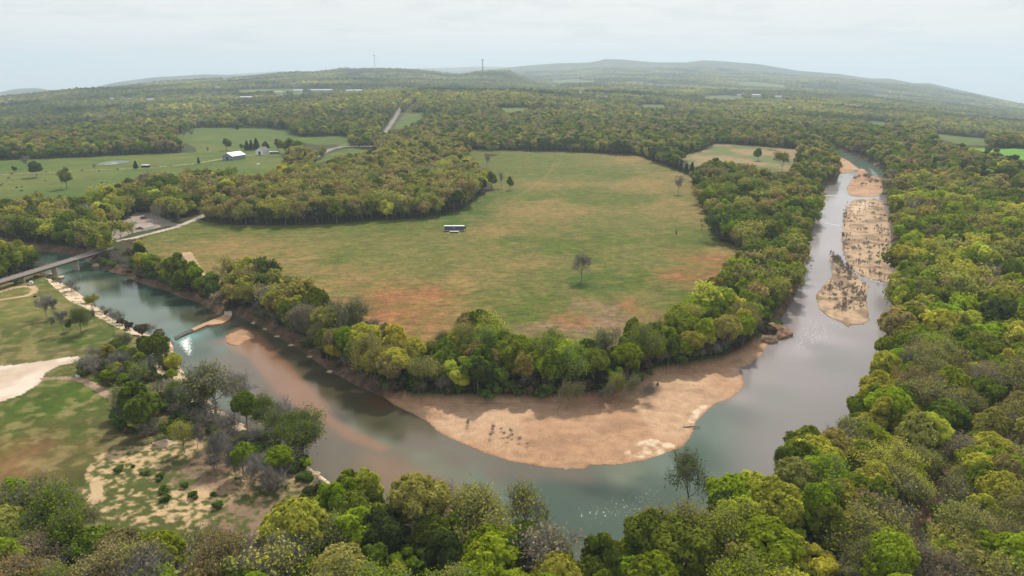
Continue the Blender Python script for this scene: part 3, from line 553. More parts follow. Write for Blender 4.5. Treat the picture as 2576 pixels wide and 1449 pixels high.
# ------------------------------------------------------------------ tree meshes
def cards(pos, nrm, size, rg, asp=1.0):
    n = len(pos); nrm = nrm/(np.linalg.norm(nrm, axis=1, keepdims=True)+1e-9)
    r = rg.normal(size=(n, 3)); u = np.cross(nrm, r); u /= np.linalg.norm(u, axis=1, keepdims=True)+1e-9; w = np.cross(nrm, u)
    s = size[:, None]; k1 = rg.uniform(.6, 1.2, (n, 1)); k2 = rg.uniform(.6, 1.2, (n, 1))
    V = np.stack([pos-u*s*k1-w*s*.35*asp, pos+u*s*.2-w*s*k2*asp, pos+u*s*k2+w*s*.3*asp, pos-u*s*.25+w*s*k1*asp], 1).reshape(-1, 3)
    Fq = np.arange(4*n).reshape(n, 4); return V, Fq
def limbs(rg, h, spread, levels, n1, up=.5, r0=.28, fork=.32):
    segs = []; tips = []
    def grow(p, d, L, r, lev):
        k = 2
        for i in range(k):
            d2 = d+rg.normal(0, .13, 3); d2[2] += .06; d2 /= np.linalg.norm(d2); p2 = p+d2*L/k; r2 = r*(.82 if lev < levels else .6)
            segs.append((p, p2, r, r2)); p, d, r = p2, d2, r2
            if lev < levels:
                for j in range(rg.integers(1, 3) if i == 0 else rg.integers(2, 4)):
                    a = rg.normal(0, 1, 3); a -= a.dot(d)*d; a /= np.linalg.norm(a)+1e-9
                    d3 = d*(1-spread)+a*spread*1.25; d3[2] += up*.3; d3 /= np.linalg.norm(d3)
                    grow(p, d3, L*rg.uniform(.55, .78), r*.55, lev+1)
        if lev >= levels-1: tips.append(p)
    p = np.zeros(3); hh = h*fork; d = np.array([rg.normal(0, .04), rg.normal(0, .04), 1.]); d /= np.linalg.norm(d)
    segs.append((p-np.array([0, 0, .4]), p+d*hh, r0, r0*.8)); p = p+d*hh
    for j in range(n1):
        a = 2*math.pi*(j+rg.uniform(-.3, .3))/n1; tilt = rg.uniform(.3, .75) if j else .08
        grow(p-d*hh*rg.uniform(0, .25), np.array([math.cos(a)*math.sin(tilt), math.sin(a)*math.sin(tilt), math.cos(tilt)]), h*rg.uniform(.3, .42), r0*.5, 1)
    return segs, np.array(tips)
def crown_full(seed, h=16, rx=5.6, zc=.62, rz=.36, nl=20, ncard=9500, size=.42, lr=(1.7, 2.7), asp=1.0):
    rg = np.random.default_rng(seed)
    L = []; 
    while len(L) < nl:
        p = rg.normal(0, 1, 3); p /= np.linalg.norm(p); p *= rg.uniform(.45, .95)**.5
        if p[2] < -.6: continue
        c = np.array([p[0]*rx*(1-.18*max(p[2], 0))*.78, p[1]*rx*.78, h*zc+p[2]*h*rz*.78]); L.append((c, rg.uniform(*lr)*(rx/5.6)))
    w = np.array([l[1]**2 for l in L]); cnt = (ncard*1.45*w/w.sum()).astype(int)
    pos = []; nr_ = []; sh = []
    for (c, r), k in zip(L, cnt):
        dv_ = rg.normal(size=(k, 3)); dv_[:, 2] += .35; dv_ /= np.linalg.norm(dv_, axis=1, keepdims=True)
        rad = r*(1+.16*np.sin(dv_[:, 0]*5+seed)+.12*np.sin(dv_[:, 1]*7+c[0]))*rg.uniform(.78, 1.06, k)
        pos.append(c+dv_*rad[:, None]*np.array([1, 1, .85])); nr_.append(dv_+rg.normal(0, .45, (k, 3))); sh.append(np.full(k, rg.uniform(.25, .75))+rg.uniform(-.25, .25, k))
    pos = np.concatenate(pos); nr_ = np.concatenate(nr_); sh = np.concatenate(sh)
    keep = np.ones(len(pos), bool)
    for c, r in L: keep &= ((pos-c)**2).sum(1) > (r*.70)**2
    pos, nr_, sh = pos[keep], nr_[keep], sh[keep]
    V, Fq = cards(pos, nr_, size*rg.uniform(.6, 1.15, len(pos)), rg, asp)
    return V, Fq, np.clip(sh, 0, 1), [l[0] for l in L]
def make_full(tagn, seed, **kw):
    h = kw.get('h', 16); V, Fq, sh, cs = crown_full(seed, **kw); rg = np.random.default_rng(seed+99)
    cm = mesh_np('crown_'+tagn, V, Fq, M['leaf'], fattr=sh)
    top = np.array([rg.normal(0, .3), rg.normal(0, .3), h*.5]); segs = [((0, 0, -.5), (top[0]*.5, top[1]*.5, h*.25), .34, .27), ((top[0]*.5, top[1]*.5, h*.25), tuple(top), .27, .2)]
    for c in cs[:9]:
        a = top*rg.uniform(.5, 1); a = np.array([a[0], a[1], h*rg.uniform(.28, .5)]); mid = (a+c)/2+np.array([0, 0, -.3]); segs += [(tuple(a), tuple(mid), .16, .11), (tuple(mid), tuple(c), .11, .05)]
    V, Fq = tubes(segs, 6)
    return cm, mesh_np('trunk_'+tagn, V, Fq, M['bark'], fattr=np.full(len(Fq), .5))
def make_open(tagn, seed, h=16, leaf=3000, size=.34, levels=4, n1=5, spread=.42, bark='bark', twr=.05, jit=.9, r0=.25):
    rg = np.random.default_rng(seed); segs, tips = limbs(rg, h, spread, levels, n1, r0=r0)
    zmax = max(s[1][2] for s in segs); k = h/zmax; segs = [(np.array(a)*k, np.array(b)*k, r0_, r1) for a, b, r0_, r1 in segs]; tips = tips*k
    thick = [s for s in segs if s[2] > .055]; thin = [(a, b, max(r_, twr), max(r1, twr*.6)) for a, b, r_, r1 in segs if r_ <= .055]
    tw = []
    for t_ in tips:                                # fine twigs round each tip
        for _ in range(5):
            d = rg.normal(0, .8, 3)+np.array([0, 0, .5]); tw.append((t_, t_+d, twr*.8, twr*.4))
    V1, F1 = tubes(thick, 5); V2, F2 = tubes(thin+tw, 3)
    cm_V = [V2]; cm_F = [F2]; mi = [np.ones(len(F2), int)]; sh = [rg.uniform(.2, .8, len(F2))]
    if leaf:
        i = rg.integers(0, len(tips), leaf); pos = tips[i]+rg.normal(0, jit, (leaf, 3)); nn = rg.normal(0, 1, (leaf, 3))+np.array([0, 0, .6])
        V3, F3 = cards(pos, nn, size*rg.uniform(.6, 1.2, leaf), rg); cm_F.append(F3+len(V2)); cm_V.append(V3); mi.append(np.zeros(leaf, int)); sh.append(rg.uniform(.15, .85, leaf))
    if leaf: F_all = np.concatenate([cm_F[0], cm_F[1]]); 
    else: F_all = cm_F[0]
    cm = mesh_np('crown_'+tagn, np.concatenate(cm_V), F_all, [M['leaf'], M[bark]], fattr=np.concatenate(sh), fm=np.concatenate(mi))
    return cm, mesh_np('trunk_'+tagn, V1, F1, M[bark], fattr=np.full(len(F1), .5))
def make_cedar(tagn, seed, h=9, n=1500, size=.45, r=2.1):
    rg = np.random.default_rng(seed); z = rg.uniform(.04, 1, n)**.8; a = rg.uniform(0, 2*math.pi, n); lump = 1+.2*np.sin(a*3+z*9+seed)+.12*np.sin(a*5-z*14)
    rad = r*(1-z)**.75*lump*rg.uniform(.75, 1.05, n)+.1; pos = np.stack([rad*np.cos(a), rad*np.sin(a), z*h], 1)
    V, Fq = cards(pos, np.stack([np.cos(a), np.sin(a), np.full(n, .6)], 1)+rg.normal(0, .4, (n, 3)), size*rg.uniform(.6, 1.2, n), rg)
    V2, F2 = tubes([((0, 0, -.4), (0, 0, h*.85), .2, .04)], 6)
    return mesh_np('crown_'+tagn, V, Fq, M['leaf'], fattr=rg.uniform(0, 1, n)), mesh_np('trunk_'+tagn, V2, F2, M['bark'], fattr=np.full(len(F2), .5))
PR = {}    # kind -> list of (crown mesh, trunk mesh)
PR['full0'] = [make_full('full_a', 1, rx=5.6, nl=36, lr=(1.2, 2.2)), make_full('full_b', 2, rx=4.8, nl=28, zc=.60, rz=.40, lr=(1.2, 2.3)), make_full('full_c', 3, rx=6.4, nl=40, zc=.64, rz=.33, lr=(1.1, 2.2)), make_full('full_d', 4, rx=5.2, nl=30, lr=(1.0, 2.5)), make_full('full_e', 5, rx=4.2, nl=15, zc=.57, rz=.44)]
PR['open0'] = [make_open('open_a', 11, leaf=9500, jit=1.0, size=.24), make_open('open_b', 12, leaf=8000, spread=.5, jit=.8, size=.23), make_open('open_c', 13, leaf=10000, n1=6, jit=1.1, size=.22), make_open('open_d', 14, leaf=1500, size=.30, spread=.45)]
PR['bare0'] = [make_open('bare_a', 21, leaf=0, bark='palebark'), make_open('bare_b', 22, leaf=250, spread=.5), make_open('bare_c', 23, leaf=0, n1=4, h=13, r0=.16)]
PR['full1'] = [make_full('mid_a', 31, rx=5.4, ncard=2200, size=.8, nl=18), make_full('mid_b', 32, rx=4.9, ncard=2000, size=.8, nl=15, zc=.59, rz=.40), make_full('mid_c', 33, rx=6.0, ncard=2400, size=.82, nl=20)]
PR['open1'] = [make_open('midopen_a', 41, leaf=1500, levels=3, size=.62, twr=.08), make_open('midopen_b', 42, leaf=1200, levels=3, size=.6, twr=.09, spread=.5)]
PR['bare1'] = [make_open('midbare_a', 51, leaf=150, levels=3, size=.5, twr=.11, bark='palebark')]
PR['full2'] = [make_full('far_a', 61, rx=5.2, ncard=420, size=1.6, nl=11), make_full('far_b', 62, rx=4.8, ncard=380, size=1.6, nl=9, zc=.58, rz=.40), make_full('far_c', 63, rx=5.8, ncard=440, size=1.6, nl=12)]
PR['cedar'] = [make_cedar('cedar_a', 71), make_cedar('cedar_b', 72, r=1.8, n=1100)]
PR['bush'] = [make_full('bush_a', 81, h=4, rx=1.9, zc=.45, rz=.45, nl=8, ncard=700, size=.34, lr=(2.0, 3.0)), make_open('brush_a', 82, h=4, leaf=60, levels=2, n1=7, size=.2, twr=.035, r0=.06, spread=.35, jit=.5, bark='palebark')]
VAR = [(k, i) for k in PR for i in range(len(PR[k]))]; VIDX = {v: n for n, v in enumerate(VAR)}

# ------------------------------------------------------------------ where trees stand
PAL = {'bright': (.215, .290, .018), 'green': (.135, .185, .022), 'dark': (.062, .092, .026), 'lime': (.35, .36, .055), 'olive': (.250, .255, .070), 'tan': (.255, .225, .098), 'rose': (.23, .185, .145), 'grey': (.225, .205, .15), 'cedar': (.030, .050, .024)}
def weights(px, py, d):
    if d > 1500: return dict(olive=.30, green=.26, dark=.12, tan=.12, grey=.10, lime=.12, cedar=.09)
    if px < 1215 and 365 < py < 590 and px > 500: return dict(lime=.18, olive=.34, tan=.14, dark=.10, green=.14, grey=.10)
    if d > 700: return dict(olive=.30, green=.22, dark=.13, tan=.14, grey=.11, lime=.10)
    if px < 520 and py < 700: return dict(olive=.30, green=.25, lime=.15, tan=.12, dark=.10, grey=.08)
    if px > 2100 and py < 800: return dict(bright=.30, green=.24, lime=.18, olive=.16, tan=.08, grey=.04)
    if px > 2250 and py > 950: return dict(olive=.26, tan=.14, lime=.20, green=.18, grey=.08, bright=.14)
    if px > 1700 and py > 800: return dict(bright=.32, green=.20, lime=.28, olive=.12, tan=.06, dark=.02)
    if 1700 < px < 2110: return dict(bright=.20, green=.30, dark=.10, olive=.24, tan=.10, grey=.06)
    if px > 1250 and py < 1100: return dict(bright=.34, green=.30, dark=.08, olive=.14, lime=.11, grey=.03)
    if px > 500 and py < 1050: return dict(olive=.30, lime=.10, green=.24, dark=.14, tan=.10, grey=.08, bright=.04)
    if px < 650 and py > 1150: return dict(green=.30, bright=.28, grey=.14, olive=.18, tan=.10)
    return dict(bright=.42, green=.26, dark=.05, olive=.09, lime=.15, grey=.03)
def reg_open(x, y):
    """True where no wood grows."""
    d = np.hypot(x, y); z = z_at(x, y); px, py = P(x, y, z); r = np.zeros(x.shape, bool)
    n = d < 1450; xn, yn = x[n], y[n]
    o = inside(xn, yn, gHAY) | inside(xn, yn, gF2) | inside(xn, yn, gWP) | inside(xn, yn, gRS) | inside(xn, yn, gLOT) | inside(xn, yn, gCLEAR) | inside(xn, yn, gYARD)
    o |= inside(xn, yn, gOPEN) | (sdist(xn, yn, gRIVER, 10) > -2.0)
    for g_ in list(gBARS.values())+[gBEACH, gUP]: o |= inside(xn, yn, g_)
    o |= dline(xn, yn, gROAD, False, 20) < 6.5
    o |= dline(xn, yn, gRP, False, 20) < 3.2; o |= dline(xn, yn, gDR, False, 20) < 4.5; o |= dline(xn, yn, gSP, False, 20) < 4
    cl = np.zeros(xn.shape, bool)
    for c_ in gCL: cl |= inside(xn, yn, c_)
    o = (o & ~(cl & (sdist(xn, yn, gRIVER, 10) < -2)))
    r[n] = o
    for poly in FAR_FIELDS: r |= inside(px, py, np.array(poly, float)) & (d > 800)
    r |= (fbm(x, y, 420, 3, 301) > .655) & (d > 1700) & (d < 9000)
    r |= (dline(x, y, gROAD, False, 30) < np.where(d > 900, 9, 6.5))
    return r
FARB = [(740,760,230.5),(785,838,230),(693,708,235),(603,636,248),(870,912,231),(543,553,223),(736,743,213.5),(275,288,252.5),(322,333,253),(368,388,254),(532,538,258),(1389,1397,218),(1455,1464,237),(1500,1505,240),(1520,1529,247),(1854,1864,242),(1892,1914,242),(1949,1967,246),(1966,1969,222)]
def site(spacing, d0, d1, azl=R(44), jitter=.42, seed=0):
    rg = np.random.default_rng(seed); w = d1*math.sin(azl)
    gx, gy = np.meshgrid(np.arange(-w, w, spacing), np.arange(0, d1, spacing*.9)); gx = gx+((np.arange(gx.shape[0]) % 2)*spacing/2)[:, None]
    x = (gx+rg.uniform(-jitter, jitter, gx.shape)*spacing).ravel(); y = (gy+rg.uniform(-jitter, jitter, gx.shape)*spacing).ravel()
    d = np.hypot(x, y); m_ = (d >= d0) & (d < d1) & (np.abs(np.arctan2(x, y)) < azl); x, y = x[m_], y[m_]
    m_ = ~reg_open(x, y); return x[m_], y[m_]
ban = [(0, 6.6, 105, 420), (1, 7.6, 420, 1500)]; pts = []
for sd_, sp, a_, b_ in ban:
    x, y = site(sp, a_, b_, seed=sd_); pts.append((x, y, np.ones(len(x))))
d_ = 1500.
while d_ < 8800:
    d2_ = d_*1.25; sp = 9.0*(d_/1500)**.55; x, y = site(sp, d_, d2_, seed=int(d_)); pts.append((x, y, np.full(len(x), (d_/1500)**.34))); d_ = d2_
tx = np.concatenate([p[0] for p in pts]); ty = np.concatenate([p[1] for p in pts]); tsc = np.concatenate([p[2] for p in pts])
from math import hypot
def ground_z(x, y):                        # the built ground, with its banks
    d = np.hypot(x, y); z = z_at(x, y); n = d < 1400
    zz_ = z[n]; s_ = sdist(x[n], y[n], gRIVER, 30); zz_ = np.where(s_ < 0, np.minimum(zz_, .25-s_*.55), np.minimum(zz_, 0)); z[n] = zz_; return z
tz = ground_z(tx, ty); td = np.hypot(tx, ty); tpx, tpy = P(tx, ty, tz)
keep = np.ones(len(tx), bool); _, tpt0 = P(tx, ty, tz+14*tsc)
for x0, x1, yb in FARB: keep &= ~((tpx > x0-4) & (tpx < x1+4) & (tpy > yb-1.0) & (tpt0 < yb-.3))
VIS = [[p[:2] for p in HAY], [p[:2] for p in WPAST], LOT, [(215,640),(275,612),(345,600),(345,614),(290,640),(225,660),(0,715),(0,690)]]+FAR_FIELDS+[
 [(965,332),(984,328),(1028,277),(1052,250),(1040,250),(1014,272)], [(772,414),(795,395),(830,374),(870,362),(945,364),(950,376),(900,383),(850,390),(812,414)], BEACH, [p for p in FIELD2],
 [(150,642),(217,658),(300,697),(417,738),(547,797),(567,760),(590,770),(590,800),(717,868),(830,945),(942,1000),(1045,1050),(1165,1125),(1285,1165),(1475,1185),(1625,1165),(1740,1110),(1870,990),(1980,880),(2030,770),(2040,700),(2050,560),(2075,480),(2140,440),(2215,445),(2215,500),(2225,560),(2230,700),(2215,780),(2180,840),(2060,955),(1970,1045),(1870,1125),(1785,1140),(1740,1240),(1600,1230),(1400,1265),(1250,1230),(1060,1190),(940,1150),(850,1090),(760,1010),(690,950),(570,925),(500,915),(470,880),(440,845),(350,825),(250,775),(130,695)],
 [(0,720),(0,915),(190,890),(240,850),(190,790),(110,700)], [(0,1020),(100,970),(230,985),(275,1050),(255,1130),(130,1170),(0,1185)], [(260,1150),(420,1080),(560,1100),(700,1190),(745,1240),(730,1290),(690,1330),(560,1290),(400,1255)],
 [(2270,1350),(2315,1275),(2342,1205),(2370,1140),(2425,1130),(2400,1230),(2378,1290),(2335,1355)]]
for up_ in (8, 11.5, 15):
    qx, qy = P(tx, ty, tz+up_*tsc)
    for i_, poly in enumerate(VIS): keep &= ~inside(qx, qy, np.array(poly, float))
tx, ty, tz, tsc, td, tpx, tpy = [a[keep] for a in (tx, ty, tz, tsc, td, tpx, tpy)]
n = len(tx)
clus = fbm(tx, ty, 60, 3, 101); thin_ = rng.random(n)
tone = []; kinds = []
wcache = {}
for i in range(n):
    w_ = weights(tpx[i], tpy[i], td[i]); ks = list(w_)
    # neighbours tend to share a tone
    r_ = (.45*thin_[i]+.55*((clus[i]*4.0+.5*tx[i]/400) % 1.0)) if td[i] > 420 else rng.random()
    acc = 0; tot = sum(w_.values())
    for k in ks:
        acc += w_[k]/tot
        if r_ <= acc: break
    tone.append(k)
tone = np.array(tone)
hgt = rng.uniform(.62, 1.2, n)+.18*(rng.random(n) < .15)*np.where(td < 420, .98, 1.0)
edge = np.zeros(n)
kind = []
for i in range(n):
    lod = 0 if td[i] < 330 else (1 if td[i] < 780 else 2); t_ = tone[i]; r_ = rng.random()
    if t_ == 'cedar': kind.append(('cedar', int(rng.integers(2)))); continue
    if lod == 2: k = 'full2'
    elif t_ == 'grey': k = ('bare%d' if r_ < .5 else 'open%d') % lod
    elif t_ in ('tan', 'olive', 'rose'): k = ('open%d' if r_ < .55 else 'full%d') % lod
    else: k = ('full%d' if r_ < .9 else 'open%d') % lod
    kind.append((k, int(rng.integers(len(PR[k])))))
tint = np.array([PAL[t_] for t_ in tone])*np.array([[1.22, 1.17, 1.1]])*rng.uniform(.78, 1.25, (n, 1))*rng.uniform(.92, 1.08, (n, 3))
fk = sst(900, 2600, td)[:, None]; tint = tint*(1-.5*fk)+.5*fk*np.array([[.20, .225, .11]])  # far crowns greyed: distance haze painted into their tint
big = fbm(tx, ty, 260, 4, 211)[:, None]; tint = tint*(1+fk*2.6*(big-.5)*np.array([[1.15, .95, .8]]))*(1+.2*fk)  # patchy tones, and far crowns lightened as painted haze
scl = hgt*tsc*np.where(td < 520, .9, .96)
for c_ in gCL: scl = np.where(inside(tx, ty, c_), scl*.55, scl)
scl = np.where((tpx < 900) & (tpx > 380) & (tpy > 1000) & (tpy < 1330), scl*.75, scl)
SCX = scl*rng.uniform(.88, 1.15, n)
trot = rng.uniform(0, 6.283, n)
ced = tone == 'cedar'; scl = np.where(ced, scl*1.3, scl); SCX = np.where(ced, SCX*1.3, SCX)
print('trees', n)
# the 300 that show largest are things of their own
cx_, cy_ = P(tx, ty, tz+11*scl)
inf = (cx_ > -10) & (cx_ < 2586) & (cy_ < 1455+60) & (cy_ > 0)
_, tpt = P(tx, ty, tz+15*scl); inf &= tpt < 1430
size_px = np.where(inf, scl/td, 0)
first = np.argsort(-size_px)[:300]; indiv = np.zeros(n, bool); indiv[first] = True
NAMES = {'full': 'leafy_tree', 'open': 'budding_tree', 'bare': 'bare_tree', 'ceda': 'cedar_tree'}
def tree(name, cm, tm, loc, s, sxy, rz, tnt, label, group=None, tilt=0, tdir=0):
    e = link(name, None, None, loc); e.empty_display_size = 1
    e.rotation_euler = Matrix.Rotation(tilt, 3, Vector((-math.sin(tdir), math.cos(tdir), 0))).to_euler() if tilt else (0, 0, rz)
    e.scale = (sxy, sxy, s)
    a = link('trunk', tm, e); b_ = link('crown', cm, e)
    for o_ in (a, b_): o_['tint'] = [float(tnt[0]), float(tnt[1]), float(tnt[2]), 1.0]
    tag(e, label, 'tree', group); return e
LOOK = {'bright': 'bright green', 'green': 'mid green', 'dark': 'dark green', 'lime': 'yellow-green', 'olive': 'olive', 'tan': 'tan-brown', 'rose': 'pinkish', 'grey': 'grey-brown', 'cedar': 'blackish green'}
def place(px, py):
    if py > 1150 and px < 420: return 'in the thicket at the bottom left corner'
    if py > 1150 and px < 850: return 'in the thicket below the sandy scour'
    if py > 1100 and px < 1300: return 'on the near bank left of the bend'
    if py > 1100 and px < 1750: return 'on the near bank under the bend'
    if px > 2230 and py > 1000: return 'around the brown trail at lower right'
    if px > 1700 and py > 1000: return 'low in the right wood'
    if px > 2350 and py > 0: return 'high in the right wood at its edge'
    if px > 1900 and py > 800: return 'in the right wood beside the wide river'
    if px > 2200: return 'in the right wood beside the gravel islands'
    if px < 600 and py > 850: return 'between the pale yard and the dam'
    if px < 600: return 'on the bank between bridge and dam'
    if px < 930: return 'on the far bank past the dam'
    if px < 1250: return 'behind the left end of the beach'
    if px < 1560: return 'behind the middle of the beach'
    if px < 1800: return 'behind the right end of the beach'
    return 'on the field side of the right river'
ORD = ['first', 'second', 'third', 'fourth', 'fifth', 'sixth', 'seventh', 'eighth', 'ninth', 'tenth', 'eleventh', 'twelfth', 'thirteenth', 'fourteenth', 'fifteenth', 'sixteenth', 'seventeenth', 'eighteenth', 'nineteenth', 'twentieth']
NUM = ['one', 'two', 'three', 'four', 'five', 'six', 'seven', 'eight', 'nine', 'ten', 'eleven', 'twelve', 'thirteen', 'fourteen', 'fifteen', 'sixteen', 'seventeen', 'eighteen', 'nineteen', 'twenty']
grp = {}
for i in first:
    k = kind[i][0][:4]; sz = 'tall' if hgt[i] > 1.06 else ('low' if hgt[i] < .88 else 'middling')
    wd = {'full': 'full-crowned', 'open': 'half-leafed', 'bare': 'bare', 'ceda': 'conical'}[k]
    grp.setdefault((LOOK[tone[i]], sz, wd, place(cx_[i], cy_[i])), []).append(i)
for (lk, sz, wd, pl), mem in grp.items():
    mem.sort(key=lambda i: cx_[i])
    for j, i in enumerate(mem):
        lab = f'{sz} {lk} {wd} tree {pl}'
        if len(mem) > 1: lab += f', {"left" if j == 0 else "right"} of two' if len(mem) == 2 else f', {ORD[j]} from left'
        cm, tm = PR[kind[i][0]][kind[i][1]]
        tree(NAMES[kind[i][0][:4]], cm, tm, (tx[i], ty[i], tz[i]), scl[i], SCX[i], trot[i], tint[i], lab, 'trees ' + pl.split(',')[0])
# lone and shaped trees read off one by one: (px, py of the base, height m, width factor, kind, tone, label, tilt deg, tilt dir deg)
LONE = [
 (1464,708,15,1.0,('bare0',1),'rose','bare many-limbed tree standing alone in the middle of the hay field'),
 (1706,487,17,.9,('bare1',0),'grey','bare tree standing alone near the right edge of the hay field'),
 (1224,421,17,.8,('bare1',0),'grey','slender bare tree just below the big leafy field tree'),
 (1238,388,20,1.2,('full2',0),'olive','broad olive leafy tree alone at the top left of the hay field'),
 (1237,475,18,.95,('full1',1),'green','green tree at the tip of the central wood, left of a bare one'),
 (1262,473,16,.5,('bare1',0),'grey','thin bare tree between two green trees at the wood tip'),
 (1284,478,14,.75,('full1',1),'green','small green tree, outermost at the tip of the central wood'),
 (93,446,17,1.2,('full1',2),'dark','big dark round tree alone among the cattle in the left pasture'),
 (169,475,22,.85,('full1',1),'olive','tall olive tree with a clear trunk in the left pasture'),
 (38,434,9,.9,('full2',1),'dark','small dark tree near the dirt patch at the far left'),
 (68,424,15,1.0,('bare1',0),'grey','wide bare tree left of the big dark pasture tree'),
 (240,431,9,.7,('bare1',0),'grey','small bare tree at the left end of the pond'),
 (342,424,9,1.3,('cedar',0),'cedar','squat dark cedar right of the pond beside the open shed'),
 (500,411,8,1.1,('cedar',1),'cedar','small dark cedar on the farm track left of the barn'),
 (597,325,10,1.3,('cedar',0),'cedar','lone dark cedar high in the upper pasture'),
 (570,378,17,1.1,('full2',2),'green','rounded green tree in the pasture above the barn'),
 (523,381,8,.5,('full2',1),'green','tiny slim tree left of the rounded one above the barn'),
 (610,378,12,.8,('full2',1),'green','pale green tree at the left end of the row behind the farmhouse'),
 (622,378,14,1.2,('cedar',0),'cedar','first dark cedar of the row behind the farmhouse'),
 (633,377,14,1.2,('cedar',1),'cedar','second dark cedar of the row behind the farmhouse'),
 (646,376,16,1.3,('cedar',0),'cedar','third and tallest dark cedar of the row behind the farmhouse'),
 (671,384,16,.8,('full2',0),'dark','dark green tree touching the right side of the white farmhouse'),
 (700,383,19,1.1,('full2',2),'olive','big loose olive tree right of the white farmhouse'),
 (462,347,14,.9,('bare1',0),'grey','left bare tree of a pair at the left tip of the upper pasture'),
 (482,347,14,.8,('bare1',0),'grey','right bare tree of a pair at the left tip of the upper pasture'),
 (305.6,607,14,.85,('open1',0),'lime','left one of two tall-trunked yellow-green trees by the parking lot'),
 (324,600.5,13,.7,('open1',1),'lime','right one of two tall-trunked yellow-green trees by the parking lot'),
 (390.6,568,16,.5,('bare1',0),'grey','left bare pole-like tree at the right end of the parking lot'),
 (400,566,14,.5,('bare1',0),'grey','right bare pole-like tree at the right end of the parking lot'),
 (1940,376,18,1.1,('full2',0),'olive','round olive tree on its own shadow in the small brown field'),
 (1907,405,16,1.0,('full2',2),'green','green tree at the lower side of the small brown field'),
 (1967,430,20,.9,('open1',0),'olive','two-trunked tree at the right end of the small brown field'),
 (1845,366,12,1.0,('full2',1),'green','green tree on the upper edge of the small brown field'),
 (117,797,12,1.0,('bare0',0),'grey','leftmost bare tree on the lawn below the loop track'),
 (138,800,10,.7,('bare0',2),'grey','slim bare tree on the lawn next to a green bush'),
 (160,838,11,.8,('bare0',2),'grey','bare sapling on the lawn between two green saplings'),
 (178,832,8,.9,('full0',4),'green','small green sapling left of the limestone ledge'),
 (205,838,12,.95,('open0',1),'green','half-green tree casting a shadow on the lawn'),
 (240,822,9,.35,('bare0',2),'grey','thin bare pole of a tree on the limestone ledge'),
 (400,922,14,.95,('full0',2),'green','large dense green tree leaning over the foam below the dam'),
 (372,905,11,.9,('full0',0),'green','dense green tree left of the large one by the dam foam'),
 (543,1033,18,1.2,('open0',3),'olive','large sprawling olive tree at the water below the dam'),
 (512,1040,14,1.0,('open0',2),'green','green ragged tree behind the sprawling olive one'),
 (597,1012,15,1.1,('bare0',0),'rose','pinkish bare tree leaning over the shallow water'),
 (620,1068,15,.8,('full0',3),'green','deep green tree over tangled bare stems at the waterside'),
 (668,1080,15,.8,('open0',0),'green','narrow green tree right of the deep green waterside one'),
 (723,1085,15,.9,('bare0',0),'rose','bare tree at the gravel spit in the shallows'),
 (760,1140,16,1.1,('open0',2),'green','wide green leafy tree with forked limbs at the near waterside'),
 (722,1120,14,1.0,('open0',2),'green','soft green tree left of the wide forked one'),
 (368,1092,15,1.1,('full0',0),'green','front tree of the dense green pair on the park lawn'),
 (345,1060,15,1.1,('full0',1),'green','rear tree of the dense green pair on the park lawn'),
 (425,1105,9,.9,('full0',4),'green','small dark green tree at the edge of the sandy scour'),
 (465,1138,11,.8,('open0',2),'lime','pale yellow-green upright tree on the sandy scour'),
 (499,1140,10,.6,('bare0',2),'grey','single bare sapling right of the pale upright tree'),
 (550,1118,8,.9,('full0',4),'olive','small olive tree on the bare sand'),
 (613,1195,11,1.0,('full0',0),'bright','round bright green tree, left of two on the sand'),
 (708,1205,11,1.1,('full0',3),'bright','round bright green tree, right of two on the sand'),
 (548,1165,10,.8,('bare0',2),'grey','bare sapling left of the round bright green trees'),
 (570,1170,11,.7,('bare0',0),'grey','tallest bare sapling in the cluster on the sand'),
 (592,1200,11,.7,('bare0',2),'rose','pinkish bare sapling at the foot of the left round tree'),
 (640,1210,9,.9,('bare0',0),'rose','bushy bare tree between the two round bright trees'),
 (665,1225,10,.9,('bare0',0),'grey','bare tree below the gap between the round bright trees'),
 (1402,1031,11,.6,('open0',3),'lime','left leaning willow on the beach',28,20),
 (1423,1027,11,.5,('open0',3),'lime','second leaning willow on the beach',34,15),
 (1506,1022,7,.5,('bare0',2),'grey','thin bare stem between the leaning willows',10,0),
 (1513,1022,10,.4,('open0',3),'olive','third leaning willow on the beach',30,30),
 (1536,1013,12,.6,('open0',2),'lime','fourth and leafiest leaning willow on the beach',32,55),
 (1553,1020,13,.4,('open0',3),'olive','fifth leaning willow with a long bowed trunk',40,25),
 (1582,1012,11,.6,('bare0',1),'grey','rightmost leaning tree, its bare crown nearly touching the beach',58,8),
 (1730,1262,18,.72,('open0',3),'green','feathery green tree standing against the water, right of the bend'),
 (1325,1360,19,.7,('open0',3),'lime','slim yellowish tree standing against the teal water'),
 (1110,1300,14,.9,('bare0',0),'rose','left bare tree reaching over the brown shallows'),
 (1195,1320,14,.9,('bare0',1),'rose','right bare tree reaching over the brown shallows'),
 (75,672,14,1.0,('open0',1),'green','green tree left of the bridge at the water'),
 (52,680,13,.9,('bare0',0),'grey','twisted bare tree left of the bridge'),
 (267,790,5,.7,('full0',4),'green','small green bush-like tree at the ledge waterline'),
 (232,778,8,.9,('open0',2),'lime','pale twiggy tree at the ledge waterline'),
]
LONE += [(1618+i*13.5, 393+i*5.6, 12+(i*7 % 4), 1.1, ('cedar', i % 2), 'cedar', f'dark cedar of the hedge between hay field and small brown field, {ORD[i]} from left') for i in range(10)]
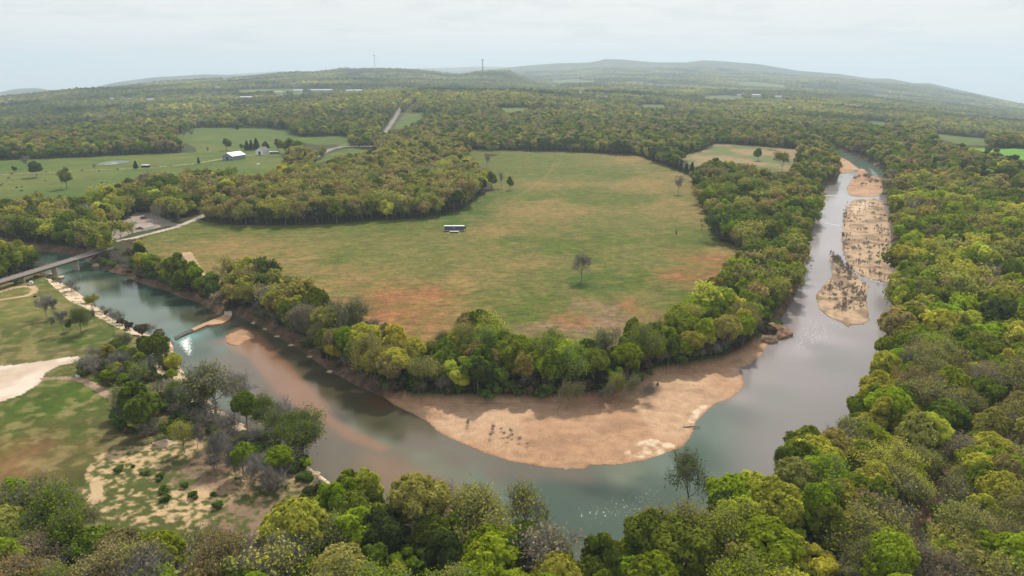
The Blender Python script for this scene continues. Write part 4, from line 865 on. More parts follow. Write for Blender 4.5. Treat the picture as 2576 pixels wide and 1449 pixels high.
for L_ in LONE:
    px, py, h, wf, (k, vi), tn, lab = L_[:7]; tilt, td_ = (L_[7], L_[8]) if len(L_) > 7 else (0, 0)
    x, y = G(px, py, 3.0 if not (1390 < px < 1600 and 1000 < py < 1040) else .8); z = float(ground_z(np.array([x]), np.array([y]))[0])
    if tilt: z = .7
    cm, tm = PR[k][vi]; base = 9 if k == 'cedar' else (13 if (k, vi) == ('bare0', 2) else 16)
    s = h/base; t_ = np.array(PAL[tn])*rng.uniform(.9, 1.1)
    tree(NAMES[k[:4]], cm, tm, (x, y, z-.1), s, s*wf, float(rng.uniform(0, 6)), t_, lab, None, R(tilt), R(td_))
# ------------------------------------------------------------------ the rest of the wood, as one mass
def source(mesh, near_=None): return mesh
def scatter(name, xyz, vi, rotz, scale, tn, label, cat, srcs):
    me = bpy.data.meshes.new(name); me.vertices.add(len(xyz)); me.vertices.foreach_set('co', np.asarray(xyz, np.float32).ravel())
    def att(nm, ty, dat, key):
        a = me.attributes.new(nm, ty, 'POINT'); a.data.foreach_set(key, dat)
    att('variant', 'INT', np.asarray(vi, np.int32), 'value')
    rv = np.zeros((len(xyz), 3), np.float32); rv[:, 2] = rotz; att('turn', 'FLOAT_VECTOR', rv.ravel(), 'vector')
    att('grow', 'FLOAT_VECTOR', np.asarray(scale, np.float32).ravel(), 'vector')
    c4 = np.ones((len(xyz), 4), np.float32); c4[:, :3] = tn; att('tint', 'FLOAT_COLOR', c4.ravel(), 'color')
    o_ = link(name, me); ng = bpy.data.node_groups.new(name+'_scatter', 'GeometryNodeTree')
    ng.interface.new_socket('Geometry', in_out='INPUT', socket_type='NodeSocketGeometry'); ng.interface.new_socket('Geometry', in_out='OUTPUT', socket_type='NodeSocketGeometry')
    gi = N(ng, 'NodeGroupInput'); go = N(ng, 'NodeGroupOutput'); jn = N(ng, 'GeometryNodeJoinGeometry')
    def na(nm, ty): q_ = N(ng, 'GeometryNodeInputNamedAttribute', data_type=ty); q_.inputs[0].default_value = nm; return q_.outputs[0]
    va = na('variant', 'INT'); ra = na('turn', 'FLOAT_VECTOR'); ga = na('grow', 'FLOAT_VECTOR')
    e2r = N(ng, 'FunctionNodeEulerToRotation'); ng.links.new(ra, e2r.inputs[0])
    for v_ in sorted(set(int(a) for a in vi)):
        oc, ot = srcs[v_]
        j2 = N(ng, 'GeometryNodeJoinGeometry')
        for q_ in (oc, ot):
            oi = N(ng, 'GeometryNodeObjectInfo', transform_space='ORIGINAL'); oi.inputs[0].default_value = q_; ng.links.new(oi.outputs['Geometry'], j2.inputs[0])
        g2 = N(ng, 'GeometryNodeGeometryToInstance'); ng.links.new(j2.outputs[0], g2.inputs[0])
        cp = N(ng, 'FunctionNodeCompare', data_type='INT', operation='EQUAL'); ng.links.new(va, cp.inputs[2]); cp.inputs[3].default_value = v_
        ip = N(ng, 'GeometryNodeInstanceOnPoints'); ng.links.new(gi.outputs[0], ip.inputs['Points']); ng.links.new(cp.outputs[0], ip.inputs['Selection']); ng.links.new(g2.outputs[0], ip.inputs['Instance'])
        ng.links.new(e2r.outputs[0], ip.inputs['Rotation']); ng.links.new(ga, ip.inputs['Scale']); ng.links.new(ip.outputs[0], jn.inputs[0])
    ng.links.new(jn.outputs[0], go.inputs[0])
    md = o_.modifiers.new('scatter', 'NODES'); md.node_group = ng
    return tag(o_, label, cat, kind='stuff')
def src_objs():
    by = {}
    for o_ in bpy.data.objects:
        if o_.type == 'MESH' and o_.parent: by.setdefault(o_.data.name, o_)
    return by
by = src_objs(); SRC = {}
for (k, i), v in VIDX.items():
    cm, tm = PR[k][i]
    if cm.name in by: SRC[v] = (by[cm.name], by[tm.name])
fall = {'full0': [v for v in SRC if VAR[v][0] == 'full0'], 'open0': [v for v in SRC if VAR[v][0] == 'open0'], 'bare0': [v for v in SRC if VAR[v][0] == 'bare0'], 'full1': [v for v in SRC if VAR[v][0] == 'full1'], 'open1': [v for v in SRC if VAR[v][0] == 'open1'],
 'bare1': [v for v in SRC if VAR[v][0] == 'bare1'], 'full2': [v for v in SRC if VAR[v][0] == 'full2'], 'cedar': [v for v in SRC if VAR[v][0] == 'cedar']}
rest = np.where(~indiv)[0]
vi = np.array([VIDX[kind[i]] if VIDX[kind[i]] in SRC else fall[kind[i][0]][0] for i in rest])
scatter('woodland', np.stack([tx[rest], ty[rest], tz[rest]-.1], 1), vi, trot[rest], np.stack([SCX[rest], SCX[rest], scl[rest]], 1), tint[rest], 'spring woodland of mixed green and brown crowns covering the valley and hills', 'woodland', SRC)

# ------------------------------------------------------------------ bushes and brush
BT = {'green': (.12, .19, .035), 'brown': (.15, .11, .075), 'pale': (.20, .18, .09)}
brush = {}
def bushes(name, kindi, lst, label_fn, cat):
    cm, tm = PR['bush'][kindi]
    for j, (x, y, z, s, tn) in enumerate(lst):
        e = link(name, None, None, (x, y, z), float(rng.uniform(0, 6))); e.scale = (s*1.1, s*1.1, s)
        a = link('stem', tm, e); b_ = link('foliage' if kindi == 0 else 'twigs', cm, e)
        for o_ in (a, b_): o_['tint'] = list(map(float, tn))+[1.0]
        tag(e, label_fn(j), cat[0], cat[1])
def pick(poly, k, z, rg, smin, smax, tn):
    out = []; lo, hi = np.array(poly).min(0), np.array(poly).max(0)
    P_ = np.array(poly, float)
    while len(out) < k:
        a = rg.uniform(lo[0], hi[0]); b_ = rg.uniform(lo[1], hi[1])
        if inside(np.array([a]), np.array([b_]), P_)[0]:
            x, y = G(a, b_, z); out.append((x, y, z-.15, rg.uniform(smin, smax), np.array(tn)*rg.uniform(.8, 1.2)))
    out.sort(key=lambda q_: q_[0]/q_[1]); return out
rg5 = np.random.default_rng(55)
sets = [
 ('brush_clump', 1, pick([(2084,640),(2150,690),(2180,700),(2170,770),(2120,780),(2080,770),(2066,740),(2095,700),(2090,665)], 24, .8, rg5, .35, .8, BT['brown']), 'leafless brush on the pointed gravel island', 'brush on the pointed island'),
 ('brush_clump', 1, pick([(2150,510),(2125,560),(2120,610),(2130,650),(2170,690),(2235,705),(2235,600),(2225,540),(2190,505)], 30, .9, rg5, .4, .9, BT['brown']), 'leafless brush on the long gravel bar', 'brush on the long bar'),
 ('brush_clump', 1, pick([(2128,462),(2150,450),(2186,430),(2186,446),(2210,465),(2160,472)], 14, .7, rg5, .7, 1.5, BT['brown']), 'leafless brush at the head of the upper bar', 'brush on the upper bar'),
 ('brush_clump', 1, pick([(1165,1050),(1300,1090),(1380,1130),(1300,1120),(1180,1085)], 12, .8, rg5, .25, .5, BT['brown']), 'flood-bent brush on the wide beach', 'brush on the beach'),
 ('brush_clump', 1, pick([(150,720),(187,742),(250,790),(287,812),(353,842),(340,826),(250,772),(180,724),(150,708)], 16, 1.0, rg5, .5, 1.0, BT['brown']), 'twiggy brush along the ledge waterline', 'brush along the ledge'),
 ('brush_clump', 1, pick([(480,1090),(600,1120),(720,1190),(740,1260),(660,1280),(560,1240),(500,1170)], 22, 2.9, rg5, .7, 1.5, BT['brown']), 'bare grey scrub on the sand by the round trees', 'scrub on the sand'),
 ('brush_clump', 1, pick([(400,1000),(470,1010),(560,1070),(650,1120),(700,1150),(640,1150),(540,1095),(430,1050)], 26, 2.4, rg5, .8, 1.7, BT['brown']), 'bare grey scrub between park path and water', 'scrub by the park path'),
 ('green_bush', 0, pick([(560,1090),(640,1125),(730,1170),(800,1215),(760,1225),(680,1180),(590,1130)], 16, 2.2, rg5, .7, 1.6, BT['green']), 'green bush along the sandy near shore', 'bushes on the near shore'),
 ('green_bush', 0, pick([(290,1150),(420,1190),(560,1250),(560,1290),(430,1270),(300,1220)], 14, 2.9, rg5, .3, .7, BT['green']), 'low green bush on the sandy scour', 'bushes on the scour'),
 ('green_bush', 0, pick([(230,925),(300,1010),(400,1045),(470,1065),(560,1095),(540,1050),(440,1010),(300,960)], 22, 2.5, rg5, .6, 1.4, BT['green']), 'green bush between park path and river', 'bushes by the park path'),
 ('green_bush', 0, pick([(1200,990),(1500,990),(1560,950),(1640,935),(1640,945),(1560,985),(1480,998),(1200,1004)], 16, 2.0, rg5, .5, 1.1, BT['green']), 'low green bush at the back of the beach', 'bushes behind the beach'),
 ('green_bush', 0, pick([(0,690),(60,705),(110,690),(130,700),(60,716),(0,722)], 8, 3, rg5, .5, 1.0, BT['green']), 'bush on the bank under the near bridge end', 'bushes by the bridge'),
]
for nm, ki, lst, lab, gr in sets:
    n_ = len(lst)
    # rows front to back make the counting short
    dist = np.array([hypot(a[0], a[1]) for a in lst]); rows_ = max(1, math.ceil(n_/12)); qs = np.quantile(dist, np.linspace(0, 1, rows_+1)); lab_of = {}
    for r_ in range(rows_):
        mem = [j for j in range(n_) if (qs[r_] <= dist[j] < qs[r_+1] or (r_ == rows_-1 and dist[j] >= qs[r_+1]))]
        rn = '' if rows_ == 1 else (' nearest band' if r_ == 0 else (' farthest band' if r_ == rows_-1 else f' {ORD[r_]} band back'))
        mem.sort(key=lambda j: lst[j][0]/lst[j][1])
        for c_, j in enumerate(mem): lab_of[j] = f'{lab},{rn} {ORD[min(c_, 19)]} from left'.replace(', ', ', ').replace(',  ', ', ')
    bushes(nm, ki, lst, lambda j: lab_of[j], ('bush', gr))
bp_ = []
for poly, k_, z_ in (([(2084,640),(2150,690),(2182,705),(2176,780),(2120,790),(2075,780),(2060,750),(2095,700),(2090,665)], 330, .8), ([(2150,510),(2125,560),(2119,610),(2128,650),(2165,692),(2238,710),(2236,600),(2228,540),(2200,505)], 380, .9), ([(2122,520),(2132,512),(2128,560),(2122,610),(2130,655),(2124,648),(2117,600)], 120, .7)):
    bp_ += pick(poly, k_, z_, rg5, .18, .6, (.2, .17, .12))
bp_ += pick([(2086,640),(2100,648),(2130,674),(2150,690),(2140,700),(2096,668)], 60, .6, rg5, .5, .9, (.16, .13, .1))
bb = np.array([[a[0], a[1], a[2], a[3]] for a in bp_]); bb = bb[(fbm(bb[:, 0], bb[:, 1], 9, 3, 402) > .47) | (bb[:, 3] > .72)]; by = src_objs()
scatter('brush', bb[:, :3], np.ones(len(bb), int), rng.uniform(0, 6, len(bb)), np.stack([bb[:, 3]*.5, bb[:, 3]*.5, bb[:, 3]*1.15], 1), np.tile(np.array([[.2, .17, .12]]), (len(bb), 1)), 'thin leafless flood brush covering the gravel islands', 'brush', {1: (by[PR['bush'][1][0].name], by[PR['bush'][1][1].name])})
# undergrowth under the near woods: one mass
ux, uy = site(4.2, 110, 520, seed=77); uz = ground_z(ux, uy); by = src_objs()
sB_ = {0: (by[PR['bush'][0][0].name], by[PR['bush'][0][1].name]), 1: (by[PR['bush'][1][0].name], by[PR['bush'][1][1].name])}
uv = (rng.random(len(ux)) < .45).astype(int); us = rng.uniform(.5, 1.5, len(ux))
ut = np.where(rng.random((len(ux), 1)) < .5, np.array([BT['green']]), np.array([[.12, .10, .06]]))*rng.uniform(.7, 1.2, (len(ux), 1))
scatter('undergrowth', np.stack([ux, uy, uz-.1], 1), uv, rng.uniform(0, 6, len(ux)), np.stack([us*1.2, us*1.2, us], 1), ut, 'low undergrowth filling the woods near the river', 'undergrowth', sB_)
# ------------------------------------------------------------------ bridge
def at(px, py, z=3.0): x, y = G(px, py, z); return Vector((x, y, z))
A = at(-170, 759, 7.2); B = at(268, 626, 7.2); B += (B-A).normalized()*4
br = link('road_bridge', None, None, (A.x, A.y, 0)); tag(br, 'narrow concrete bridge with rails on slab piers over the left river', 'bridge')
dv3 = (B-A); Lb = dv3.length; ab = math.atan2(dv3.y, dv3.x); br.rotation_euler = (0, 0, ab)
boxes('deck', [(Lb/2, 0, 6.95, Lb, 4.9, .35)], M['conc'], br); boxes('roadway', [(Lb/2, 0, 7.14, Lb, 3.9, .05)], M['asph'], br); boxes('girder', [(Lb/2, -1.6, 6.3, Lb, .5, .94), (Lb/2, 1.6, 6.3, Lb, .5, .94)], M['wetc'], br)
for sy in (-2.35, 2.35):
    r_ = boxes('railing', [(Lb/2, sy, 7.62, Lb, .12, .28)]+[(Lb*(i+.5)/46, sy, 7.35, .16, .16, .5) for i in range(46)], M['steel'], br)
    boxes('kerb', [(Lb/2, sy*.94, 7.19, Lb, .22, .14)], M['conc'], br)
def onb(px, py, z):                       # distance along the bridge for a pixel
    q_ = at(px, py, z)-A; return q_.x*math.cos(ab)+q_.y*math.sin(ab)
for px, py in ((190, 679), (123, 695), (250, 655), (30, 720)):
    s_ = onb(px, py, 0); boxes('pier', [(s_, 0, 2.1, .9, 3.6, 7.4), (s_, 0, 5.6, 1.2, 4.2, .5)], M['conc'], br)
boxes('abutment', [(Lb-1.2, 0, 4.6, 2.4, 5.2, 4.3)], M['conc'], br)
# ------------------------------------------------------------------ low-water dam and slab
dm = link('low_water_dam', None, None, (*G(540, 812, 0), 0)); tag(dm, 'tan concrete low-water crossing bent across the river above the foam', 'dam')
inv_ = lambda g_: [(x-dm.location.x, y-dm.location.y) for x, y in g_]
ramp = GP([(567,764),(581.5,765),(583.5,793.5),(563.5,791)], .95); slab = GP([(583.5,793.5),(577,803),(560,813),(535,816.5),(521,817),(488.5,831.5),(481.5,826.5),(522,809),(553,797),(563.5,791)], .9)
prism('ramp', inv_(ramp), -1.5, 1, M['conc'], dm, ztop=[2.9, 2.9, .93, .93]); prism('slab', inv_(slab), -1.5, .9, M['slabc'], dm)
prism('weir', inv_(GP([(438,846),(480,826.5),(487,830),(484,836),(470,841),(455,848),(445,854),(440,852)], .3)), -1.5, .32, M['wetc'], dm)
# a dark broken edge on the weir
segs = [(Vector(G(442+i*7, 853-i*3.1, .3)).to_3d()+Vector((0, 0, .3)), Vector(G(446+i*7, 851-i*3.1, .3)).to_3d()+Vector((0, 0, .38)), .35, .28) for i in range(6)]
V, Fq = tubes([(s[0]-Vector((dm.location.x, dm.location.y, 0)), s[1]-Vector((dm.location.x, dm.location.y, 0)), s[2], s[3]) for s in segs], 6); link('broken_edge', mesh_np('broken_edge', V, Fq, M['wetc']), dm)
# ------------------------------------------------------------------ vehicles
def merge(parts): 
    V = []; Fq = []
    for v, f in parts:
        b_ = len(V); V += list(v); Fq += [tuple(i+b_ for i in q_) for q_ in f]
    return V, Fq
def prof(name, pts, w, mat, parent, w2=None, bev=.06):       # side profile (x,z) extruded across y, narrowed towards the top
    import bmesh
    bm = bmesh.new(); zt = max(p[1] for p in pts); zl = min(p[1] for p in pts); n_ = len(pts)
    def half(z): return w/2 if w2 is None else w/2+(w2-w)/2*(z-zl)/(zt-zl)
    a = [bm.verts.new((x, -half(z), z)) for x, z in pts]; b_ = [bm.verts.new((x, half(z), z)) for x, z in pts]
    bm.faces.new(a); bm.faces.new(b_[::-1])
    for i in range(n_): bm.faces.new((a[i], b_[i], b_[(i+1) % n_], a[(i+1) % n_]))
    bmesh.ops.recalc_face_normals(bm, faces=bm.faces)
    if bev: bmesh.ops.bevel(bm, geom=bm.edges[:], offset=bev, segments=2, affect='EDGES')
    me = bpy.data.meshes.new(name); bm.to_mesh(me); bm.free(); me.materials.append(mat); return link(name, me, parent)
def vehicle(name, loc, rz, paint, kindv, label, cat='car', group=None):
    e = link(name, None, None, loc, rz); tag(e, label, cat, group)
    if kindv == 'truck':
        prof('body', [(-2.7,.45),(2.7,.45),(2.75,.95),(1.5,1.1),(1.4,1.12),(-.7,1.12),(-2.7,1.12)], 1.9, paint, e)
        prof('cab', [(-.75,1.1),(1.35,1.1),(.75,1.78),(-.6,1.8)], 1.8, paint, e, 1.5); prof('window', [(-.62,1.2),(1.2,1.2),(.72,1.68),(-.5,1.7)], 1.84, M['glass'], e, 1.56, .02)
        boxes('truck_bed', [(-1.7, 0, 1.135, 1.8, 1.5, .03)], M['dark'], e)
    else:
        prof('body', [(-2.3,.4),(2.25,.4),(2.35,.75),(1.3,.98),(-2.2,1.0),(-2.38,.7)], 1.82, paint, e)
        prof('cabin', [(-2.0,.97),(1.25,.97),(.45,1.5),(-1.5,1.52)], 1.7, paint, e, 1.3); prof('window', [(-1.85,1.03),(1.1,1.03),(.42,1.42),(-1.45,1.44)], 1.74, M['glass'], e, 1.38, .02)
    for x in (-1.55, 1.55):
        for y in (-.85, .85):
            V, Fq = cyl((x, y-.1, .36), (x, y+.1, .36), .36); w_ = link('wheel', mesh_np('wheel', V, Fq, M['tyre']), e)
            V, Fq = cyl((x, y-.11 if y < 0 else y+.09, .36), (x, y-.09 if y < 0 else y+.11, .36), .2); link('rim', mesh_np('rim', V, Fq, M['steel']), w_)
    fx = 2.74 if kindv == 'truck' else 2.3
    for y in (-.65, .65): boxes('headlight', [(fx, y, .82, .08, .3, .14)], M['white'], e); boxes('tail_light', [(-fx+.03, y, .85, .08, .22, .16)], M['carr'], e)
    return e
vehicle('pickup_truck', at(79, 715, 3), R(118), M['white'], 'truck', 'white pickup truck parked on the grass at the loop track', 'truck')
vehicle('parked_car', at(340, 561, 3), R(52), M['white'], 'car', 'white car in the middle of the gravel parking lot', 'car', 'cars in the gravel lot')
vehicle('parked_car', at(351, 577, 3), R(22), M['carb'], 'truck', 'black car at the grassy edge of the gravel lot', 'car', 'cars in the gravel lot')
vehicle('parked_car', at(362, 551, 3), R(40), M['carr'], 'car', 'dark maroon car under the trees at the back of the lot', 'car', 'cars in the gravel lot')
vehicle('parked_car', at(322, 550, 3), R(35), M['carb'], 'car', 'black car at the shaded left edge of the gravel lot', 'car', 'cars in the gravel lot')
# blue box trailer
tp = at(1143, 581, 3.05); tr = link('box_trailer', None, None, tp, R(0)); tag(tr, 'long blue box trailer with white roof parked in the hay field', 'trailer')
boxes('body', [(0, 0, 2.45, 14.4, 2.5, 2.7)], M['blue'], tr); boxes('roof', [(0, 0, 3.86, 14.5, 2.6, .12)], M['white'], tr)
boxes('corner_post', [(7.22, -1.2, 2.45, .12, .16, 2.8), (-7.22, -1.2, 2.45, .12, .16, 2.8), (7.22, 1.2, 2.45, .12, .16, 2.8), (-7.22, 1.2, 2.45, .12, .16, 2.8)], M['white'], tr)
boxes('chassis', [(0, 0, .98, 14.2, 1.2, .22)], M['dark'], tr); boxes('landing_leg', [(4.6, -.7, .45, .18, .18, .95), (4.6, .7, .45, .18, .18, .95)], M['steel'], tr)
boxes('wind_deflector', [(7.9, 0, 2.6, 1.0, 1.8, 1.7)], M['dark'], tr)
for x in (-5.6, -4.4):
    for y in (-1.05, 1.05):
        V, Fq = cyl((x, y-.16, .5), (x, y+.16, .5), .5, 16); link('wheel', mesh_np('wheel', V, Fq, M['tyre']), tr)
fc = bpy.data.curves.new('lettering', 'FONT'); fc.body = 'BFL'; fc.size = 1.15; fc.extrude = .02; fc.align_x = 'CENTER'; fc.align_y = 'CENTER'
to = bpy.data.objects.new('lettering', fc); col.objects.link(to); dg = bpy.context.evaluated_depsgraph_get(); me = bpy.data.meshes.new_from_object(to.evaluated_get(dg)); bpy.data.objects.remove(to)
me.materials.append(M['white']); lo_ = link('lettering', me, tr, (0, -1.285, 2.5)); lo_.rotation_euler = (R(90), 0, 0)
tp2 = at(1143, 585.5, 3.0); ft = link('flatbed_trailer', None, None, tp2, R(0)); tag(ft, 'low grey flatbed trailer beside the blue box trailer', 'trailer')
boxes('deck', [(0, 0, 1.0, 6.6, 2.1, .16)], M['steel'], ft); boxes('skirt', [(0, -.95, .62, 5.6, .12, .55)], M['dark'], ft); boxes('tongue', [(4.0, 0, .8, 1.6, .16, .14)], M['steel'], ft)
for x in (-.9, .3):
    for y in (-.9, .9):
        V, Fq = cyl((x, y-.1, .36), (x, y+.1, .36), .36); link('wheel', mesh_np('wheel', V, Fq, M['tyre']), ft)
# round bales / pale lumps beside it
def rock(name, loc, s, mat, label, cat, seed, group=None, parent=None):
    import bmesh
    bm = bmesh.new(); bmesh.ops.create_icosphere(bm, subdivisions=3, radius=1); rg = np.random.default_rng(seed); ph = rg.uniform(0, 6, 6)
    for v in bm.verts:
        c_ = v.co; k_ = 1+.18*math.sin(c_.x*3+ph[0])+.15*math.sin(c_.y*4+ph[1])+.12*math.sin(c_.z*5+ph[2])+.07*math.sin(c_.x*9+c_.y*8+ph[3])
        v.co = Vector((c_.x*s[0]*k_, c_.y*s[1]*k_, max(c_.z*s[2]*k_, -s[2]*.35)))
    me = bpy.data.meshes.new(name); bm.to_mesh(me); bm.free(); me.materials.append(mat); o_ = link(name, me, parent, loc)
    return tag(o_, label, cat, group) if label else o_
for i, (a, b_, w_) in enumerate(((1128, 586, 'pale rubble heap left of the flatbed trailer'), (1156, 587, 'pale rubble heap right of the flatbed trailer'))): rock('rubble_heap', at(a, b_, 3.1), (.8, .6, .5), M['bluff'], w_, 'rubble', i)
# dead stump, tree stump in field
st_ = link('dead_snag', None, None, at(1701, 589, 3)); tag(st_, 'short black charred snag standing alone in the hay field', 'snag')
V, Fq = tubes([((0,0,-.2),(.1,0,1.2),.55,.36),((.1,0,1.2),(.2,.1,2.8),.36,.14),((.1,0,.9),(-.5,0,1.5),.14,.05)], 8); link('stump', mesh_np('stump', V, Fq, M['carb']), st_)
# ------------------------------------------------------------------ rock outcrops, logs
for i, (a, b_, s, l_) in enumerate(((1946, 838, (8, 7, 4.6), 'rounded earth and rock knoll jutting into the wide river'), (1922, 852, (5, 4, 2.6), 'brown eroded rock left of the rounded knoll'), (1935, 858, (4, 2.5, 1.6), 'dark flat rock at the foot of the knoll'))):
    rock('rock_outcrop', Vector((*G(a, b_, .3), .2)), s, M['earth' if i != 1 else 'bluff'], l_, 'rock', 20+i)
rk = [(130,690),(150,697),(245,655),(262,662),(240,668),(345,850),(372,868),(420,960),(465,985),(500,1010),(540,1040),(590,1070),(650,1118),(700,1148),(741,1170),(780,1195)]
for i, (a, b_) in enumerate(rk): rock('boulder', Vector((*G(a, b_, .5), .4)), (rng.uniform(1.2, 2.6), rng.uniform(1, 2), rng.uniform(.6, 1.2)), M['bluff'], f'pale limestone boulder at the left river edge, {ORD[i] if i<20 else i} counted downstream', 'boulder', 40+i, 'boulders along the left bank')
fr = [(640,812),(668,828),(700,846),(735,868),(782,897),(830,935)]
for i, (a, b_) in enumerate(fr): rock('bank_stone', Vector((*G(a, b_, .2), .1)), (1.6, .8, .5), M['bluff'], f'grey stone at the foot of the wooded far bank, {ORD[i]} past the dam', 'boulder', 70+i, 'stones along the far bank')
rock('picnic_rock', at(420, 1117, 2.8), (4.2, 2.2, .7), M['bluff'], 'flat pale rock slab at the edge of the scrub by a small tree', 'rock', 81)
lg = link('driftwood_log', None, None, Vector((*G(1740, 1075, .3), .25))); tag(lg, 'dark log lying half in water at the right edge of the beach', 'log')
V, Fq = tubes([((-3,0,0),(0,.3,.3),.22,.2),((0,.3,.3),(3,.2,.1),.2,.12),((-2.4,0,.1),(-2.8,.8,.7),.1,.04)], 8); link('log', mesh_np('log', V, Fq, M['wood']), lg)
lg = link('driftwood_log', None, None, Vector((*G(1654, 968, .9), 1.0))); tag(lg, 'small dark root stump on the sand behind the beach', 'stump')
V, Fq = tubes([((0,0,-.3),(.1,0,.9),.5,.3),((0,0,.3),(.9,.2,.1),.2,.06),((0,0,.3),(-.8,.3,.1),.2,.06)], 8); link('stump', mesh_np('stump', V, Fq, M['wood']), lg)
# ------------------------------------------------------------------ farm buildings
def gable(name, loc, rz, L, W_, eave, ridge, wall, roof, label, cat='building', group=None, windows=0, door=True, over=.4):
    e = link(name, None, None, loc, rz); tag(e, label, cat, group)
    V = [(-L/2,-W_/2,-1),(L/2,-W_/2,-1),(L/2,W_/2,-1),(-L/2,W_/2,-1),(-L/2,-W_/2,eave),(L/2,-W_/2,eave),(L/2,W_/2,eave),(-L/2,W_/2,eave),(-L/2,0,ridge),(L/2,0,ridge)]
    me = bpy.data.meshes.new('wall'); me.from_pydata(V, [], [(0,1,5,4),(2,3,7,6),(1,2,6,9,5),(3,0,4,8,7),(4,5,9,8),(6,7,8,9)]); me.materials.append(wall); link('wall', me, e)
    rs = (ridge-eave)/(W_/2); t_ = .18; zo = eave-over*rs
    V = []; 
    for z_ in (.03, .03+t_): V += [(-L/2-over,-W_/2-over,zo+z_),(L/2+over,-W_/2-over,zo+z_),(L/2+over,0,ridge+z_),(-L/2-over,0,ridge+z_),(L/2+over,W_/2+over,zo+z_),(-L/2-over,W_/2+over,zo+z_)]
    me = bpy.data.meshes.new('roof'); me.from_pydata(V, [], [(0,3,2,1),(3,5,4,2),(6,7,8,9),(9,8,10,11),(0,1,7,6),(5,11,10,4),(0,6,9,3),(3,9,11,5),(1,2,8,7),(2,4,10,8)]); me.materials.append(roof); link('roof', me, e)
    for i in range(windows):
        x = -L/2+L*(i+.5)/windows; f_ = boxes('window', [(x, -W_/2-.03, eave*.55, 1.3, .08, 1.5)], M['white'], e); boxes('pane', [(x, -W_/2-.08, eave*.55, 1.0, .04, 1.2)], M['glass'], f_)
    if door: boxes('door', [(-L/2-.04, 0, min(eave*.42, 2.2), .08, min(W_*.3, 3.6), min(eave*.84, 4.4))], M['dark'], e)
    return e
p = at(589, 400, 3); gable('barn', p, R(66), 23, 17, 5.0, 9.0, M['barnw'], M['roofw'], 'big grey barn with pale metal roof on the farm track', 'barn', door=True)
p = at(661, 388, 3); gable('farmhouse', p, R(70), 13, 12.5, 5.2, 9.6, M['white'], M['roofg'], 'white gabled farmhouse with grey roof above the barn', 'house', windows=3)
p = at(689, 386, 3); gable('long_shed', p, R(2), 12, 4, 2.2, 2.9, M['dark'], M['roofw'], 'low pale-roofed shed right of the farmhouse', 'shed', door=False)
p = at(722, 368, 3); gable('farmhouse', p, R(20), 12, 9, 3.5, 6.0, M['white'], M['roofw'], 'pale-roofed house half hidden in trees right of the farmhouse', 'house', windows=2)
p = at(367, 421, 3); sh_ = link('loafing_shed', None, None, p, R(-2)); tag(sh_, 'small open-fronted black shed with white roof beside the farm track', 'shed')
boxes('wall', [(0, 2.2, 1.3, 8.5, .2, 2.8), (-4.2, 0, 1.3, .2, 4.4, 2.8), (4.2, 0, 1.3, .2, 4.4, 2.8)], M['dark'], sh_); boxes('roof', [(0, 0, 2.85, 9.2, 5.6, .25)], M['white'], sh_); boxes('post', [(-1.4, -2.1, 1.3, .2, .2, 2.8), (1.4, -2.1, 1.3, .2, .2, 2.8)], M['wood'], sh_)
for i, (a, b_, l_) in enumerate(((388, 418.5, 'left feed bunk on the farm track right of the open shed'), (395, 419.5, 'middle feed bunk on the farm track'), (427, 417.5, 'right feed bunk on the farm track, towards the barn'))):
    e = link('feed_bunk', None, None, at(a, b_, 3), R(-5)); tag(e, l_, 'feed bunk', 'feed bunks on the farm track'); boxes('trough', [(0, 0, .7, 6.5, 1.2, .5)], M['rust'], e); boxes('leg', [(-2.8, 0, .25, .2, 1.0, .5), (2.8, 0, .25, .2, 1.0, .5)], M['wood'], e)
e = link('water_tank', None, None, at(650, 414.5, 3)); tag(e, 'round white water tank on the grass below the farmhouse', 'tank')
V, Fq = cyl((0,0,0), (0,0,1.3), 1.9, 20); me = bpy.data.meshes.new('tank'); me.from_pydata(V, [], Fq+[tuple(range(20))[::-1], tuple(range(20, 40))]); me.materials.append(M['white']); link('tank', me, e)
V, Fq = cyl((0,0,1.3), (0,0,1.45), 1.0, 16); me = bpy.data.meshes.new('lid'); me.from_pydata(V, [], Fq+[tuple(range(16, 32))]); me.materials.append(M['roofw']); link('lid', me, e)
for i, (a, b_, l_) in enumerate(((552, 432, 'rusty ring feeder on a bare patch below the barn'), (3, 441, 'ring feeder on the dirt patch at the far left edge'))):
    e = link('ring_feeder', None, None, at(a, b_, 3)); tag(e, l_, 'feeder'); n_ = 16; sg = []
    for z_ in (.25, 1.1): sg += [((1.6*math.cos(t0), 1.6*math.sin(t0), z_), (1.6*math.cos(t0+.4), 1.6*math.sin(t0+.4), z_), .07, .07) for t0 in np.arange(n_)*2*math.pi/n_]
    V, Fq = tubes(sg+[((1.6*math.cos(t0), 1.6*math.sin(t0), 0), (1.6*math.cos(t0), 1.6*math.sin(t0), 1.1), .05, .05) for t0 in np.arange(n_)*2*math.pi/n_], 4); link('ring', mesh_np('ring', V, Fq, M['rust']), e)
    rock('hay', Vector((0, 0, .3)), (1.2, 1.2, .9), M['cowt'], None, None, 5+i, parent=e)
